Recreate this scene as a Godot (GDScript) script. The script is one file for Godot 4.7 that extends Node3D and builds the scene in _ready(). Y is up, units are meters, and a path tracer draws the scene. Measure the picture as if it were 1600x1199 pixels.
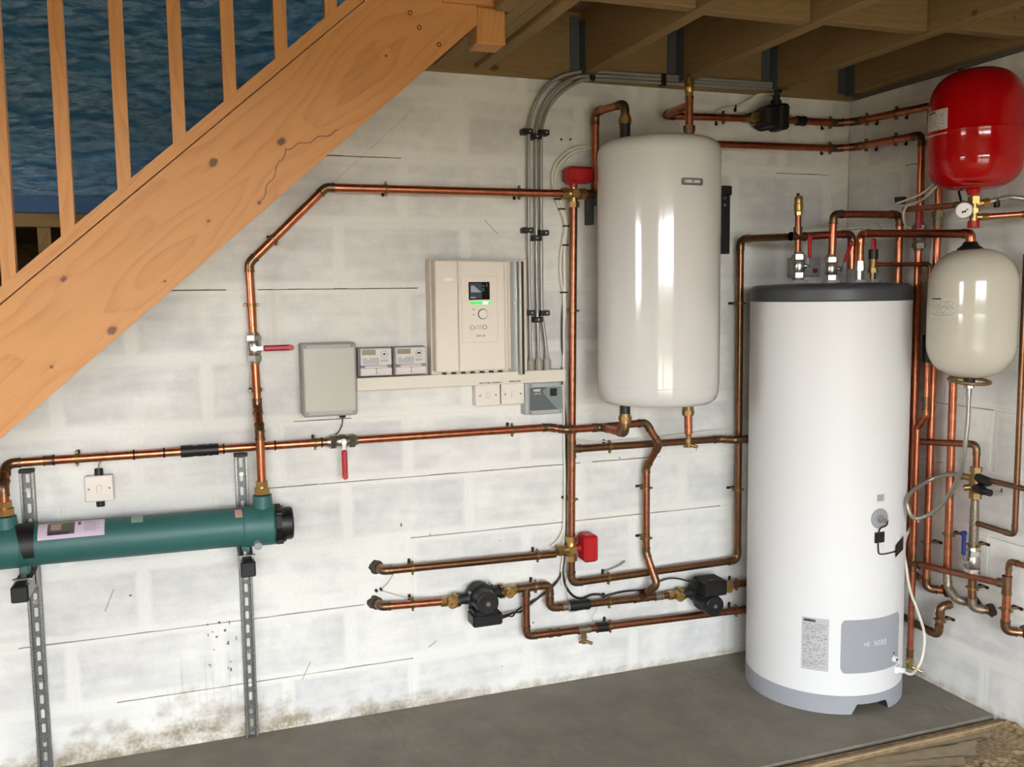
extends Node3D

const XR := 1.908          # inner face of the right-hand block wall
const RW := 1.853          # axis of pipes clipped to the right-hand wall
const PZ := 0.055          # axis of pipes clipped to the back wall
const SKY := 4.6         # brightness of the overcast sky outside
var M := {}
var taken := {}


func _ready() -> void:
	# camera: solved from the 450 x 225 mm block coursing
	var cam := Camera3D.new()
	cam.name = "camera"
	cam.fov = 45.60
	cam.near = 0.05
	cam.far = 200.0
	add_child(cam)
	cam.rotation_order = EULER_ORDER_YXZ
	cam.position = Vector3(-0.748, 1.5093, 3.1685)
	cam.rotation = Vector3(-0.0971, -0.3473, -0.0127)
	cam.current = true

	# overcast sky through the doorway and the side window
	var env := Environment.new()
	env.background_mode = Environment.BG_SKY
	var sky := Sky.new()
	var sm := ProceduralSkyMaterial.new()
	sm.sky_top_color = Color(0.885, 0.92, 0.965)
	sm.sky_horizon_color = Color(0.955, 0.957, 0.955)
	sm.sky_energy_multiplier = SKY
	sm.ground_bottom_color = Color(0.42, 0.39, 0.33)
	sm.ground_horizon_color = Color(0.55, 0.52, 0.47)
	sm.ground_energy_multiplier = SKY * 0.6
	sm.sun_angle_max = 1.0
	sky.sky_material = sm
	env.sky = sky
	env.tonemap_mode = Environment.TONE_MAPPER_LINEAR
	env.tonemap_exposure = 1.0
	env.sdfgi_enabled = true
	env.ssao_enabled = true
	env.ssil_enabled = true
	var we := WorldEnvironment.new()
	we.name = "surroundings"
	we.environment = env
	add_child(we)

	make_materials()
	build_back_wall()
	build_right_wall()
	build_room()
	build_outside()
	build_stair()
	build_cylinder()
	build_hanging_tank()
	build_vessels()
	build_exchanger()
	build_back_pipes()
	build_right_pipes()
	build_pumps()
	build_motor_valves()
	build_electrics()
	build_cables()


# ------------------------------------------------------------------ mesh building
class MB:
	var v := PackedVector3Array()
	var n := PackedVector3Array()
	var uv := PackedVector2Array()
	var idx := PackedInt32Array()

	func vert(p: Vector3, nn: Vector3, t := Vector2.ZERO) -> int:
		v.append(p)
		n.append(nn)
		uv.append(t)
		return v.size() - 1

	func tri(a: int, b: int, c: int) -> void:
		var g := (v[b] - v[a]).cross(v[c] - v[a])
		if g.dot(n[a] + n[b] + n[c]) > 0.0:
			idx.append_array(PackedInt32Array([a, c, b]))
		else:
			idx.append_array(PackedInt32Array([a, b, c]))

	func quad(a: Vector3, b: Vector3, c: Vector3, d: Vector3, nn: Vector3, t := [Vector2(0, 1), Vector2(1, 1), Vector2(1, 0), Vector2(0, 0)]) -> void:
		var i := vert(a, nn, t[0])
		vert(b, nn, t[1])
		vert(c, nn, t[2])
		vert(d, nn, t[3])
		tri(i, i + 1, i + 2)
		tri(i, i + 2, i + 3)

	func poly(pts: Array, nn: Vector3) -> void:
		var i := vert(pts[0], nn)
		for k in range(1, pts.size()):
			vert(pts[k], nn)
		for k in range(1, pts.size() - 1):
			tri(i, i + k, i + k + 1)

	func box(c: Vector3, s: Vector3, bev := 0.0, b := Basis.IDENTITY) -> void:
		var h := s * 0.5
		var la := 0
		if s.y > s[la]:
			la = 1
		if s.z > s[la]:
			la = 2
		var e := [Vector3(1, 0, 0), Vector3(0, 1, 0), Vector3(0, 0, 1)]
		var bv := minf(bev, minf(h.x, minf(h.y, h.z)) * 0.9)
		for a in 3:
			var o1 := (a + 1) % 3
			var o2 := (a + 2) % 3
			for sg in [-1.0, 1.0]:
				var q := []
				var ts := []
				for pr in [[-1.0, -1.0], [1.0, -1.0], [1.0, 1.0], [-1.0, 1.0]]:
					var p := Vector3.ZERO
					p[a] = sg * h[a]
					p[o1] = pr[0] * (h[o1] - bv)
					p[o2] = pr[1] * (h[o2] - bv)
					q.append(c + b * p)
					var rem := 3 - a - la
					ts.append(Vector2(p[la], p[rem]) if a != la else Vector2(p[o1], p[o2]))
				quad(q[0], q[1], q[2], q[3], b * (e[a] * sg), ts)
		if bv <= 0.0:
			return
		for a in 3:
			var o1 := (a + 1) % 3
			var cc := (a + 2) % 3
			for sa in [-1.0, 1.0]:
				for sb in [-1.0, 1.0]:
					var q := []
					for k in [[0, -1.0], [1, -1.0], [1, 1.0], [0, 1.0]]:
						var p := Vector3.ZERO
						p[a] = sa * (h[a] if k[0] == 0 else h[a] - bv)
						p[o1] = sb * (h[o1] - bv if k[0] == 0 else h[o1])
						p[cc] = k[1] * (h[cc] - bv)
						q.append(c + b * p)
					var nn: Vector3 = (b * (e[a] * sa + e[o1] * sb)).normalized()
					quad(q[0], q[1], q[2], q[3], nn, [Vector2(0, 0), Vector2(0, 0), Vector2(0.1, 0), Vector2(0.1, 0)])
		for sx in [-1.0, 1.0]:
			for sy in [-1.0, 1.0]:
				for sz in [-1.0, 1.0]:
					var nn: Vector3 = (b * Vector3(sx, sy, sz)).normalized()
					var i := vert(c + b * Vector3(sx * h.x, sy * (h.y - bv), sz * (h.z - bv)), nn)
					vert(c + b * Vector3(sx * (h.x - bv), sy * h.y, sz * (h.z - bv)), nn)
					vert(c + b * Vector3(sx * (h.x - bv), sy * (h.y - bv), sz * h.z), nn)
					tri(i, i + 1, i + 2)

	static func frame(d: Vector3) -> Basis:
		var up := Vector3.UP if absf(d.y) < 0.9 else Vector3.RIGHT
		var x := up.cross(d).normalized()
		return Basis(x, d.cross(x).normalized(), d)

	func cyl(a: Vector3, b: Vector3, r0: float, r1 := -1.0, seg := 20, caps := true, flat := false) -> void:
		if r1 < 0.0:
			r1 = r0
		var d := (b - a).normalized()
		var f := frame(d)
		var sl := (r0 - r1) / maxf((b - a).length(), 1e-6)
		var ln := (b - a).length()
		for k in seg:
			var t0 := TAU * k / seg
			var t1 := TAU * (k + 1) / seg
			var e0 := f.x * cos(t0) + f.y * sin(t0)
			var e1 := f.x * cos(t1) + f.y * sin(t1)
			var n0 := (e0 + d * sl).normalized()
			var n1 := (e1 + d * sl).normalized()
			if flat:
				n0 = (n0 + n1).normalized()
				n1 = n0
			var i := vert(a + e0 * r0, n0, Vector2(0, float(k) / seg))
			vert(a + e1 * r0, n1, Vector2(0, float(k + 1) / seg))
			vert(b + e1 * r1, n1, Vector2(ln, float(k + 1) / seg))
			vert(b + e0 * r1, n0, Vector2(ln, float(k) / seg))
			tri(i, i + 1, i + 2)
			tri(i, i + 2, i + 3)
			if caps:
				var j := vert(a, -d)
				vert(a + e0 * r0, -d)
				vert(a + e1 * r0, -d)
				tri(j, j + 1, j + 2)
				j = vert(b, d)
				vert(b + e0 * r1, d)
				vert(b + e1 * r1, d)
				tri(j, j + 1, j + 2)

	func hexa(a: Vector3, b: Vector3, r: float) -> void:
		cyl(a, b, r, r, 6, true, true)

	func tube(pts: Array, r: float, seg := 10, caps := true, radii := []) -> void:
		var m := pts.size()
		var d0: Vector3 = (pts[1] - pts[0]).normalized()
		var f := frame(d0)
		var rows := []
		for k in m:
			var d: Vector3
			if k == 0:
				d = d0
			elif k == m - 1:
				d = (pts[k] - pts[k - 1]).normalized()
			else:
				d = (pts[k + 1] - pts[k - 1]).normalized()
			var x := (f.x - d * f.x.dot(d)).normalized()
			f = Basis(x, d.cross(x), d)
			var row := []
			var rr: float = r if radii.is_empty() else radii[k]
			for s in seg + 1:
				var t := TAU * s / seg
				var e := f.x * cos(t) + f.y * sin(t)
				row.append(vert(pts[k] + e * rr, e, Vector2(k * 0.1, float(s) / seg)))
			rows.append(row)
		for k in m - 1:
			for s in seg:
				tri(rows[k][s], rows[k][s + 1], rows[k + 1][s + 1])
				tri(rows[k][s], rows[k + 1][s + 1], rows[k + 1][s])
		if caps:
			for en in [0, m - 1]:
				var d: Vector3 = (pts[0] - pts[1]).normalized() if en == 0 else (pts[m - 1] - pts[m - 2]).normalized()
				var c := vert(pts[en], d)
				var ring := []
				for s in seg + 1:
					ring.append(vert(v[rows[en][s]], d))
				for s in seg:
					tri(c, ring[s], ring[s + 1])

	# profile: Vector2(radius, height) from bottom to top, turned about axis d through o
	func lathe(prof: Array, o: Vector3, d := Vector3.UP, seg := 48) -> void:
		var f := frame(d)
		var m := prof.size()
		var nrm := []
		for k in m:
			var a: Vector2 = prof[maxi(k - 1, 0)]
			var b: Vector2 = prof[mini(k + 1, m - 1)]
			var tn := (b - a).normalized()
			nrm.append(Vector2(tn.y, -tn.x))
		var rows := []
		for k in m:
			var row := []
			for s in seg + 1:
				var t := TAU * s / seg
				var e := f.x * cos(t) + f.y * sin(t)
				row.append(vert(o + e * prof[k].x + d * prof[k].y, (e * nrm[k].x + d * nrm[k].y).normalized(), Vector2(float(s) / seg, prof[k].y)))
			rows.append(row)
		for k in m - 1:
			for s in seg:
				tri(rows[k][s], rows[k][s + 1], rows[k + 1][s + 1])
				tri(rows[k][s], rows[k + 1][s + 1], rows[k + 1][s])

	func ring(o: Vector3, d: Vector3, ri: float, ro: float, w: float, seg := 20) -> void:
		var f := frame(d)
		for k in seg:
			var t0 := TAU * k / seg
			var t1 := TAU * (k + 1) / seg
			var e0 := f.x * cos(t0) + f.y * sin(t0)
			var e1 := f.x * cos(t1) + f.y * sin(t1)
			var a := o - d * w * 0.5
			var b := o + d * w * 0.5
			for q in [[a, b, ro, 1.0], [a, b, ri, -1.0]]:
				var i := vert(q[0] + e0 * q[2], e0 * q[3])
				vert(q[0] + e1 * q[2], e1 * q[3])
				vert(q[1] + e1 * q[2], e1 * q[3])
				vert(q[1] + e0 * q[2], e0 * q[3])
				tri(i, i + 1, i + 2)
				tri(i, i + 2, i + 3)
			quad(a + e0 * ri, a + e1 * ri, a + e1 * ro, a + e0 * ro, -d)
			quad(b + e0 * ri, b + e1 * ri, b + e1 * ro, b + e0 * ro, d)

	# a sheet bent round an upright cylinder: angles in degrees from +z towards +x
	func sheet(c: Vector3, r: float, a0: float, a1: float, y0: float, y1: float, th := 0.0015, corner := 0.0, seg := 24) -> void:
		for k in seg:
			var f0 := float(k) / seg
			var f1 := float(k + 1) / seg
			var q := []
			for f in [f0, f1]:
				var ang := deg_to_rad(lerpf(a0, a1, f))
				var w := deg_to_rad(absf(a1 - a0)) * r
				var x := minf(f, 1.0 - f) * w
				var cut := 0.0
				if corner > 0.0 and x < corner:
					cut = corner - sqrt(maxf(0.0, corner * corner - (corner - x) * (corner - x)))
				q.append([Vector3(sin(ang), 0, cos(ang)), cut])
			var n0: Vector3 = q[0][0]
			var n1: Vector3 = q[1][0]
			var rr := r + th
			var pa := c + n0 * rr + Vector3(0, y0 + q[0][1], 0)
			var pb := c + n1 * rr + Vector3(0, y0 + q[1][1], 0)
			var pc := c + n1 * rr + Vector3(0, y1 - q[1][1], 0)
			var pd := c + n0 * rr + Vector3(0, y1 - q[0][1], 0)
			var i := vert(pa, n0, Vector2(f0, 1))
			vert(pb, n1, Vector2(f1, 1))
			vert(pc, n1, Vector2(f1, 0))
			vert(pd, n0, Vector2(f0, 0))
			tri(i, i + 1, i + 2)
			tri(i, i + 2, i + 3)
			quad(pd, pc, pc - n1 * th * 2.0, pd - n0 * th * 2.0, Vector3.UP)
			quad(pa, pb, pb - n1 * th * 2.0, pa - n0 * th * 2.0, Vector3.DOWN)
			if k == 0:
				quad(pa, pd, pd - n0 * th * 2.0, pa - n0 * th * 2.0, n0.cross(Vector3.UP))
			if k == seg - 1:
				quad(pb, pc, pc - n1 * th * 2.0, pb - n1 * th * 2.0, Vector3.UP.cross(n1))

	func mesh(base: Vector3) -> ArrayMesh:
		var arr := []
		arr.resize(Mesh.ARRAY_MAX)
		var w := v.duplicate()
		for k in w.size():
			w[k] -= base
		arr[Mesh.ARRAY_VERTEX] = w
		arr[Mesh.ARRAY_NORMAL] = n
		arr[Mesh.ARRAY_TEX_UV] = uv
		arr[Mesh.ARRAY_INDEX] = idx
		var am := ArrayMesh.new()
		am.add_surface_from_arrays(Mesh.PRIMITIVE_TRIANGLES, arr)
		return am


# ------------------------------------------------------------------ scene helpers
func numbered(called: String) -> String:
	var k: int = taken.get(called, -1) + 1
	taken[called] = k
	return called if k == 0 else "%s_%03d" % [called, k]


func thing(called: String, label: String, category: String, at := Vector3.ZERO, group := "") -> Node3D:
	var o := Node3D.new()
	o.name = numbered(called)
	add_child(o)
	o.position = at
	o.set_meta("label", label)
	o.set_meta("category", category)
	if group:
		o.set_meta("group", group)
	return o


func struct(called: String, at := Vector3.ZERO) -> Node3D:
	var o := Node3D.new()
	o.name = called
	add_child(o)
	o.position = at
	o.set_meta("kind", "structure")
	return o


func origin_of(t: Node) -> Vector3:
	var p := Vector3.ZERO
	var q: Node = t
	while q is Node3D and q != self:
		p += q.position
		q = q.get_parent()
	return p


func part(t: Node3D, called: String, mb: MB, mat: Material, label := "") -> MeshInstance3D:
	var o := MeshInstance3D.new()
	o.name = called
	o.mesh = mb.mesh(origin_of(t))
	o.material_override = mat
	t.add_child(o, true)
	if label:
		o.set_meta("label", label)
	return o


func words(t: Node3D, text: String, at: Vector3, cap: float, mat: Material, turn := 0.0, bold := true) -> void:
	var tm := TextMesh.new()
	var fnt := SystemFont.new()
	fnt.font_names = PackedStringArray(["Droid Sans"])
	fnt.font_weight = 700 if bold else 400
	tm.font = fnt
	tm.text = text
	tm.font_size = 48
	tm.pixel_size = cap / 35.0
	tm.depth = 0.0008
	var o := MeshInstance3D.new()
	o.name = "lettering"
	o.mesh = tm
	o.material_override = mat
	t.add_child(o, true)
	o.position = at - origin_of(t)
	o.rotation.y = turn


func smooth(pts: Array, sub := 6) -> Array:
	var out := []
	for k in pts.size() - 1:
		var p0: Vector3 = pts[maxi(k - 1, 0)]
		var p1: Vector3 = pts[k]
		var p2: Vector3 = pts[k + 1]
		var p3: Vector3 = pts[mini(k + 2, pts.size() - 1)]
		for s in sub:
			out.append(p1.cubic_interpolate(p2, p0, p3, float(s) / sub))
	out.append(pts[-1])
	return out


# a soldered pipe run: straight tubes and slightly thicker elbows, each a part
func run(t: Node3D, pts: Array, r: float, mat: Material, fit: Material, bend := 0.03) -> void:
	var m := pts.size()
	var cut := []
	for k in m:
		cut.append(0.0)
	for k in range(1, m - 1):
		var d1: Vector3 = (pts[k] - pts[k - 1]).normalized()
		var d2: Vector3 = (pts[k + 1] - pts[k]).normalized()
		var th := acos(clampf(d1.dot(d2), -1.0, 1.0))
		cut[k] = minf(bend * tan(th * 0.5), 0.45 * minf((pts[k] - pts[k - 1]).length(), (pts[k + 1] - pts[k]).length()))
	for k in m - 1:
		var d: Vector3 = (pts[k + 1] - pts[k]).normalized()
		var a: Vector3 = pts[k] + d * cut[k]
		var b: Vector3 = pts[k + 1] - d * cut[k + 1]
		if (b - a).length() > 0.004:
			var mb := MB.new()
			mb.cyl(a, b, r, r, 20)
			part(t, "tube", mb, mat)
	for k in range(1, m - 1):
		var d1: Vector3 = (pts[k] - pts[k - 1]).normalized()
		var d2: Vector3 = (pts[k + 1] - pts[k]).normalized()
		var a: Vector3 = pts[k] - d1 * cut[k]
		var b: Vector3 = pts[k] + d2 * cut[k]
		var so := 0.014
		var path := [a - d1 * so]
		for s in 9:
			var f := s / 8.0
			path.append(a.lerp(pts[k], f).lerp((pts[k] as Vector3).lerp(b, f), f))
		path.append(b + d2 * so)
		var mb := MB.new()
		mb.tube(path, r * 1.1, 20)
		mb.cyl(a - d1 * so, a - d1 * (so - 0.006), r * 1.19, r * 1.16, 20)
		mb.cyl(b + d2 * (so - 0.006), b + d2 * so, r * 1.16, r * 1.19, 20)
		part(t, "elbow", mb, fit)


func coupling(t: Node3D, p: Vector3, d: Vector3, r: float, ln := 0.04, mat: Material = null, called := "coupling") -> void:
	var mb := MB.new()
	mb.cyl(p - d * ln * 0.5, p + d * ln * 0.5, r * 1.1, r * 1.1, 20)
	mb.cyl(p - d * ln * 0.5, p - d * (ln * 0.5 - 0.006), r * 1.19, r * 1.19, 20)
	mb.cyl(p + d * (ln * 0.5 - 0.006), p + d * ln * 0.5, r * 1.19, r * 1.19, 20)
	part(t, called, mb, mat if mat else M.fitting)


func tee(t: Node3D, p: Vector3, d: Vector3, br: Vector3, r: float) -> void:
	var mb := MB.new()
	mb.cyl(p - d * 0.032, p + d * 0.032, r * 1.1, r * 1.1, 20)
	mb.cyl(p, p + br * 0.034, r * 1.1, r * 1.1, 20)
	mb.cyl(p + br * 0.028, p + br * 0.034, r * 1.19, r * 1.19, 20)
	mb.cyl(p - d * 0.032, p - d * 0.026, r * 1.19, r * 1.19, 20)
	mb.cyl(p + d * 0.026, p + d * 0.032, r * 1.19, r * 1.19, 20)
	part(t, "tee", mb, M.fitting)


# brass ring clip: ring, two lugs with screws, stem and a small plate on the wall
func clip(t: Node3D, p: Vector3, d: Vector3, wn: Vector3, r: float, dist := 0.055) -> void:
	var l := d.cross(wn).normalized()
	if l.y < -0.1 or (absf(l.y) < 0.1 and l.x + l.z < 0.0):
		l = -l
	var mb := MB.new()
	mb.ring(p, d, r, r + 0.0024, 0.010, 18)
	for s in [-1.0, 1.0]:
		mb.box(p + l * s * (r + 0.006), Vector3(0.008, 0.010, 0.007), 0.0015, Basis(d, l, wn))
		mb.cyl(p + l * s * (r + 0.007) - wn * 0.006, p + l * s * (r + 0.007) + wn * 0.008, 0.0038, 0.0034, 10)
	mb.cyl(p - wn * r, p - wn * (dist - 0.004), 0.005, 0.005, 8)
	var c := part(t, "pipe_clip", mb, M.brass_dull)
	var pl := MB.new()
	var w := p - wn * (dist - 0.0032)
	pl.box(w, Vector3(0.010, 0.040, 0.003), 0.001, Basis(d, l, wn))
	for s in [-1.0, 1.0]:
		pl.cyl(w + l * s * 0.016, w + l * s * 0.016 + wn * 0.008, 0.0055, 0.0045, 10)
	part(c, "wall_plate", pl, M.dark_steel)


func tape(t: Node3D, a: Vector3, b: Vector3, r: float, called := "tape_wrap", mat: Material = null) -> void:
	var mb := MB.new()
	var pts := []
	var rad := []
	var rng := RandomNumberGenerator.new()
	rng.seed = int(absf(a.x * 1000.0)) + int(absf(a.y * 977.0))
	var nn := maxi(2, int((b - a).length() / 0.008))
	for k in nn + 1:
		pts.append(a.lerp(b, float(k) / nn))
		rad.append(r + (rng.randf() * 0.0025 if nn > 2 else 0.0))
	mb.tube(pts, r, 16, true, rad)
	part(t, called, mb, mat if mat else M.black_tape)


func tie(t: Node3D, p: Vector3, d: Vector3, r: float) -> void:
	var mb := MB.new()
	mb.cyl(p - d * 0.0028, p + d * 0.0028, r + 0.0028, r + 0.0028, 14)
	part(t, "cable_tie", mb, M.black)


func cable(t: Node3D, pts: Array, r: float, mat: Material, called := "cable") -> MeshInstance3D:
	var mb := MB.new()
	mb.tube(smooth(pts), r, 8)
	return part(t, called, mb, mat)


# ------------------------------------------------------------------ materials
func mat(c: Color, rough := 0.6, metal := 0.0) -> StandardMaterial3D:
	var m := StandardMaterial3D.new()
	m.albedo_color = c
	m.roughness = rough
	m.metallic = metal
	return m


func noise(freq: float, sd: int, oct := 4, type := FastNoiseLite.TYPE_SIMPLEX_SMOOTH) -> FastNoiseLite:
	var f := FastNoiseLite.new()
	f.noise_type = type
	f.seed = sd
	f.frequency = freq
	f.fractal_octaves = oct
	return f


func noise_tex(freq: float, sd: int, lo: Color, hi: Color, oct := 4, size := 256, mid := 0.5) -> NoiseTexture2D:
	var t := NoiseTexture2D.new()
	t.width = size
	t.height = size
	t.seamless = true
	t.noise = noise(freq, sd, oct)
	var g := Gradient.new()
	g.offsets = PackedFloat32Array([clampf(mid - 0.35, 0.0, 1.0), clampf(mid + 0.35, 0.0, 1.0)])
	g.colors = PackedColorArray([lo, hi])
	t.color_ramp = g
	return t


func bump_tex(freq: float, sd: int, strength := 2.0, size := 256) -> NoiseTexture2D:
	var t := NoiseTexture2D.new()
	t.width = size
	t.height = size
	t.seamless = true
	t.as_normal_map = true
	t.bump_strength = strength
	t.noise = noise(freq, sd, 4)
	return t


func blotchy(lo: Color, hi: Color, rough: float, metal: float, scale: float, sd: int, freq := 0.02, mid := 0.5) -> StandardMaterial3D:
	var m := mat(Color.WHITE, rough, metal)
	m.albedo_texture = noise_tex(freq, sd, lo, hi, 4, 256, mid)
	m.uv1_triplanar = true
	m.uv1_world_triplanar = true
	m.uv1_scale = Vector3.ONE * scale
	return m


# sawn timber, grain along u: growth rings cut at a slant, with knots that the rings flow round
func wood_image(w: int, h: int, len_m: float, hi_m: float, early: Color, late: Color, knot: Color, sd: int, knots: Array, line := 0.75, gap := 0.02, checks := []) -> ImageTexture:
	var im := Image.create(w, h, false, Image.FORMAT_RGB8)
	var n1 := noise(0.9, sd, 3)
	var n2 := noise(5.0, sd + 1, 3)
	var n3 := noise(40.0, sd + 2, 2)
	for y in h:
		for x in w:
			var px := x * len_m / w
			var py := y * hi_m / h
			var arch := n1.get_noise_2d(px * 1.1, py * 4.0) * 0.075 + n2.get_noise_2d(px * 0.5, py * 3.0) * 0.006
			var c := py - hi_m * 0.45
			var q := sqrt(c * c + 0.0016) + arch + px * 0.012
			var kd := 0.0
			for k in knots:
				var dx: float = (px - k[0]) / 1.6
				var dy: float = py - k[1]
				var dd := sqrt(dx * dx + dy * dy)
				q += 0.014 * exp(-dd * dd / (k[2] * k[2] * 9.0)) * signf(dy + 0.0001)
				var rr: float = k[2] * (1.0 + 0.25 * n2.get_noise_2d(px * 20.0, py * 20.0))
				kd = maxf(kd, 1.0 - smoothstep(rr * 0.55, rr * 1.1, sqrt((px - k[0]) * (px - k[0]) * 0.55 + dy * dy)))
			var ph := fposmod(q / gap, 1.0)
			var lt := pow(ph, 2.6) * (1.0 - smoothstep(0.90, 1.0, ph))
			lt *= line * (0.55 + 0.6 * n2.get_noise_2d(px * 0.7 + 5.0, py * 9.0))
			var col := early.lerp(late, clampf(lt, 0.0, 1.0))
			col = col.lerp(late, 0.12 * clampf(n3.get_noise_2d(px * 0.25, py * 6.0) + 0.3, 0.0, 1.0))
			col = col.lerp(knot, kd * 0.85)
			im.set_pixel(x, y, col)
	for ck in checks:
		for k in 220:
			var f := k / 219.0
			var px := int(lerpf(ck[0], ck[2], f) / len_m * w)
			var py := int((lerpf(ck[1], ck[3], f) + 0.004 * sin(f * 17.0 + ck[0] * 9.0)) / hi_m * h)
			im.set_pixel(clampi(px, 0, w - 1), clampi(py, 0, h - 1), im.get_pixel(clampi(px, 0, w - 1), clampi(py, 0, h - 1)).lerp(knot, 0.6))
	return ImageTexture.create_from_image(im)


func wood(tex: ImageTexture, len_m: float, hi_m: float, rough := 0.6, off := Vector2.ZERO) -> StandardMaterial3D:
	var m := mat(Color.WHITE, rough)
	m.albedo_texture = tex
	m.uv1_scale = Vector3(1.0 / len_m, 1.0 / hi_m, 1.0)
	m.uv1_offset = Vector3(off.x + 0.5, off.y + 0.5, 0)
	return m


# painted blockwork, one picture over the wall: thin paint over grey block, thick paint in the joints, dirt splashed up from the floor
func wall_image(w: int, h: int) -> ImageTexture:
	var x0 := -1.95
	var wm := 3.9
	var hm := 2.34
	var big := noise(0.006, 11, 4).get_image(w, h, false, false, false).get_data()
	var mid := noise(0.03, 12, 4).get_image(w, h, false, false, false).get_data()
	var fine := noise(0.16, 13, 3).get_image(w, h, false, false, false).get_data()
	var sf := noise(0.05, 14, 3)
	var streak_img := sf.get_image(w / 8, h, false, false, false)
	streak_img.resize(w, h, Image.INTERPOLATE_BILINEAR)
	var streak := streak_img.get_data()
	var out := PackedByteArray()
	out.resize(w * h * 3)
	var tint := {}
	for y in h:
		var Y := hm * (1.0 - (y + 0.5) / h)
		var row := int(floor((Y + 0.035) / 0.225))
		var fy := (Y + 0.035) - row * 0.225
		var dj := minf(fy, 0.225 - fy)
		for x in w:
			var X := x0 + wm * (x + 0.5) / w
			var i := y * w + x
			var b := big[i] / 255.0
			var m := mid[i] / 255.0
			var f := fine[i] / 255.0
			var s := streak[i] / 255.0
			var sx := X / 0.225 + (0.0 if row % 2 == 0 else 1.0)
			var cell := int(floor(sx / 2.0))
			var fx := (sx / 2.0 - cell) * 0.45
			var djx := minf(fx, 0.45 - fx)
			var key := row * 100 + cell
			var cover: float
			if tint.has(key):
				cover = tint[key]
			else:
				cover = 0.5 + 0.5 * sin(key * 12.9898 + cell * 4.1)
				tint[key] = cover
			# how much grey block shows through the paint
			var thin := clampf(0.30 + (b - 0.5) * 1.3 + (m - 0.5) * 0.7 + (s - 0.5) * 0.7 + cover * 0.30, 0.0, 1.0)
			var jw := 0.019 + 0.016 * (m - 0.5)
			var joint := 1.0 - smoothstep(jw * 0.6, jw * 1.6, minf(dj, djx))
			thin *= 1.0 - 0.85 * joint
			var g := 0.880 - 0.10 * thin + (f - 0.5) * 0.03
			var r := g
			var gg := g * 0.995
			var bb := g * (0.965 + 0.02 * thin)
			# brown splashes from the screed, thickest between the two channels
			var reach := 0.055
			if X < -0.35:
				reach = 0.15 * exp(-pow((X + 0.72) / 0.20, 2.0)) + 0.09 * exp(-pow((X + 1.12) / 0.22, 2.0)) + 0.07 * exp(-pow((X + 0.48) / 0.12, 2.0)) + 0.03
			else:
				reach = 0.03 + 0.04 * exp(-pow((X + 0.1) / 0.3, 2.0))
			var edge := clampf((reach * (0.45 + 1.1 * m) - Y) / (reach + 0.02), 0.0, 1.0)
			var dirt := clampf(1.25 * edge * clampf(0.62 + (f - 0.5) * 0.9 + (m - 0.5) * 0.5 + (s - 0.5) * 0.9, 0.0, 1.0), 0.0, 0.95)
			# runs under the splash
			if X > -0.86 and X < -0.56 and Y < 0.32:
				var dr := clampf((sin(X * 190.0 + 2.0 * sin(X * 61.0)) - 0.72) * 3.0, 0.0, 1.0) * clampf((0.30 + 0.06 * sin(X * 77.0) - Y) / 0.1, 0.0, 1.0)
				dirt = maxf(dirt, dr * 0.22 * (0.4 + m))
			r = lerpf(r, 0.50, dirt * 0.8)
			gg = lerpf(gg, 0.44, dirt * 0.8)
			bb = lerpf(bb, 0.34, dirt * 0.8)
			out[i * 3] = int(clampf(r, 0.0, 1.0) * 255.0)
			out[i * 3 + 1] = int(clampf(gg, 0.0, 1.0) * 255.0)
			out[i * 3 + 2] = int(clampf(bb, 0.0, 1.0) * 255.0)
	var im := Image.create_from_data(w, h, false, Image.FORMAT_RGB8, out)
	# flecks of dark mud and scuffs
	var rng := RandomNumberGenerator.new()
	rng.seed = 5
	for k in 26:
		var X := rng.randf_range(-0.72, -0.63) + rng.randfn(0.0, 0.018) if k < 16 else rng.randf_range(-1.2, 1.3)
		var Y := rng.randf_range(0.24, 0.42) if k < 16 else rng.randf_range(0.05, 0.9)
		var px := int((X - x0) / wm * w)
		var py := int((1.0 - Y / hm) * h)
		im.fill_rect(Rect2i(px, py, 1 + rng.randi() % 3, 1 + rng.randi() % 5), Color(0.34, 0.32, 0.30))
	for sc in [[-1.02, 0.50, 0.03, 0.07], [-0.40, 0.17, 0.03, 0.06], [0.06, 0.22, 0.03, 0.02], [0.30, 1.78, 0.05, -0.05], [-0.235, 1.899, 0.28, 0.253]]:
		for k in 150:
			var f := k / 149.0
			var px := int((sc[0] + sc[2] * f - x0) / wm * w)
			var py := int((1.0 - (sc[1] + sc[3] * f) / hm) * h)
			if rng.randf() < 0.75:
				im.set_pixel(px, py, im.get_pixel(px, py).lerp(Color(0.42, 0.40, 0.37), 0.3))
	return ImageTexture.create_from_image(im)


# flat print: rows of small type on a sticker
func print_image(bg: Color, ink: Color, sd: int, head: bool, w := 96, h := 160) -> ImageTexture:
	var im := Image.create(w, h, false, Image.FORMAT_RGB8)
	im.fill(bg)
	var rng := RandomNumberGenerator.new()
	rng.seed = sd
	var y := 6
	if head:
		im.fill_rect(Rect2i(6, 5, int(w * 0.45), 7), ink)
		y = 18
	while y < h - 8:
		var x := 6
		while x < w - 12:
			var ln := rng.randi_range(3, 14)
			if rng.randf() < 0.72:
				im.fill_rect(Rect2i(x, y, mini(ln, w - 6 - x), 2), bg.lerp(ink, rng.randf_range(0.35, 0.8)))
			x += ln + rng.randi_range(2, 7)
		y += rng.randi_range(5, 8)
	return ImageTexture.create_from_image(im)


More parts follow.
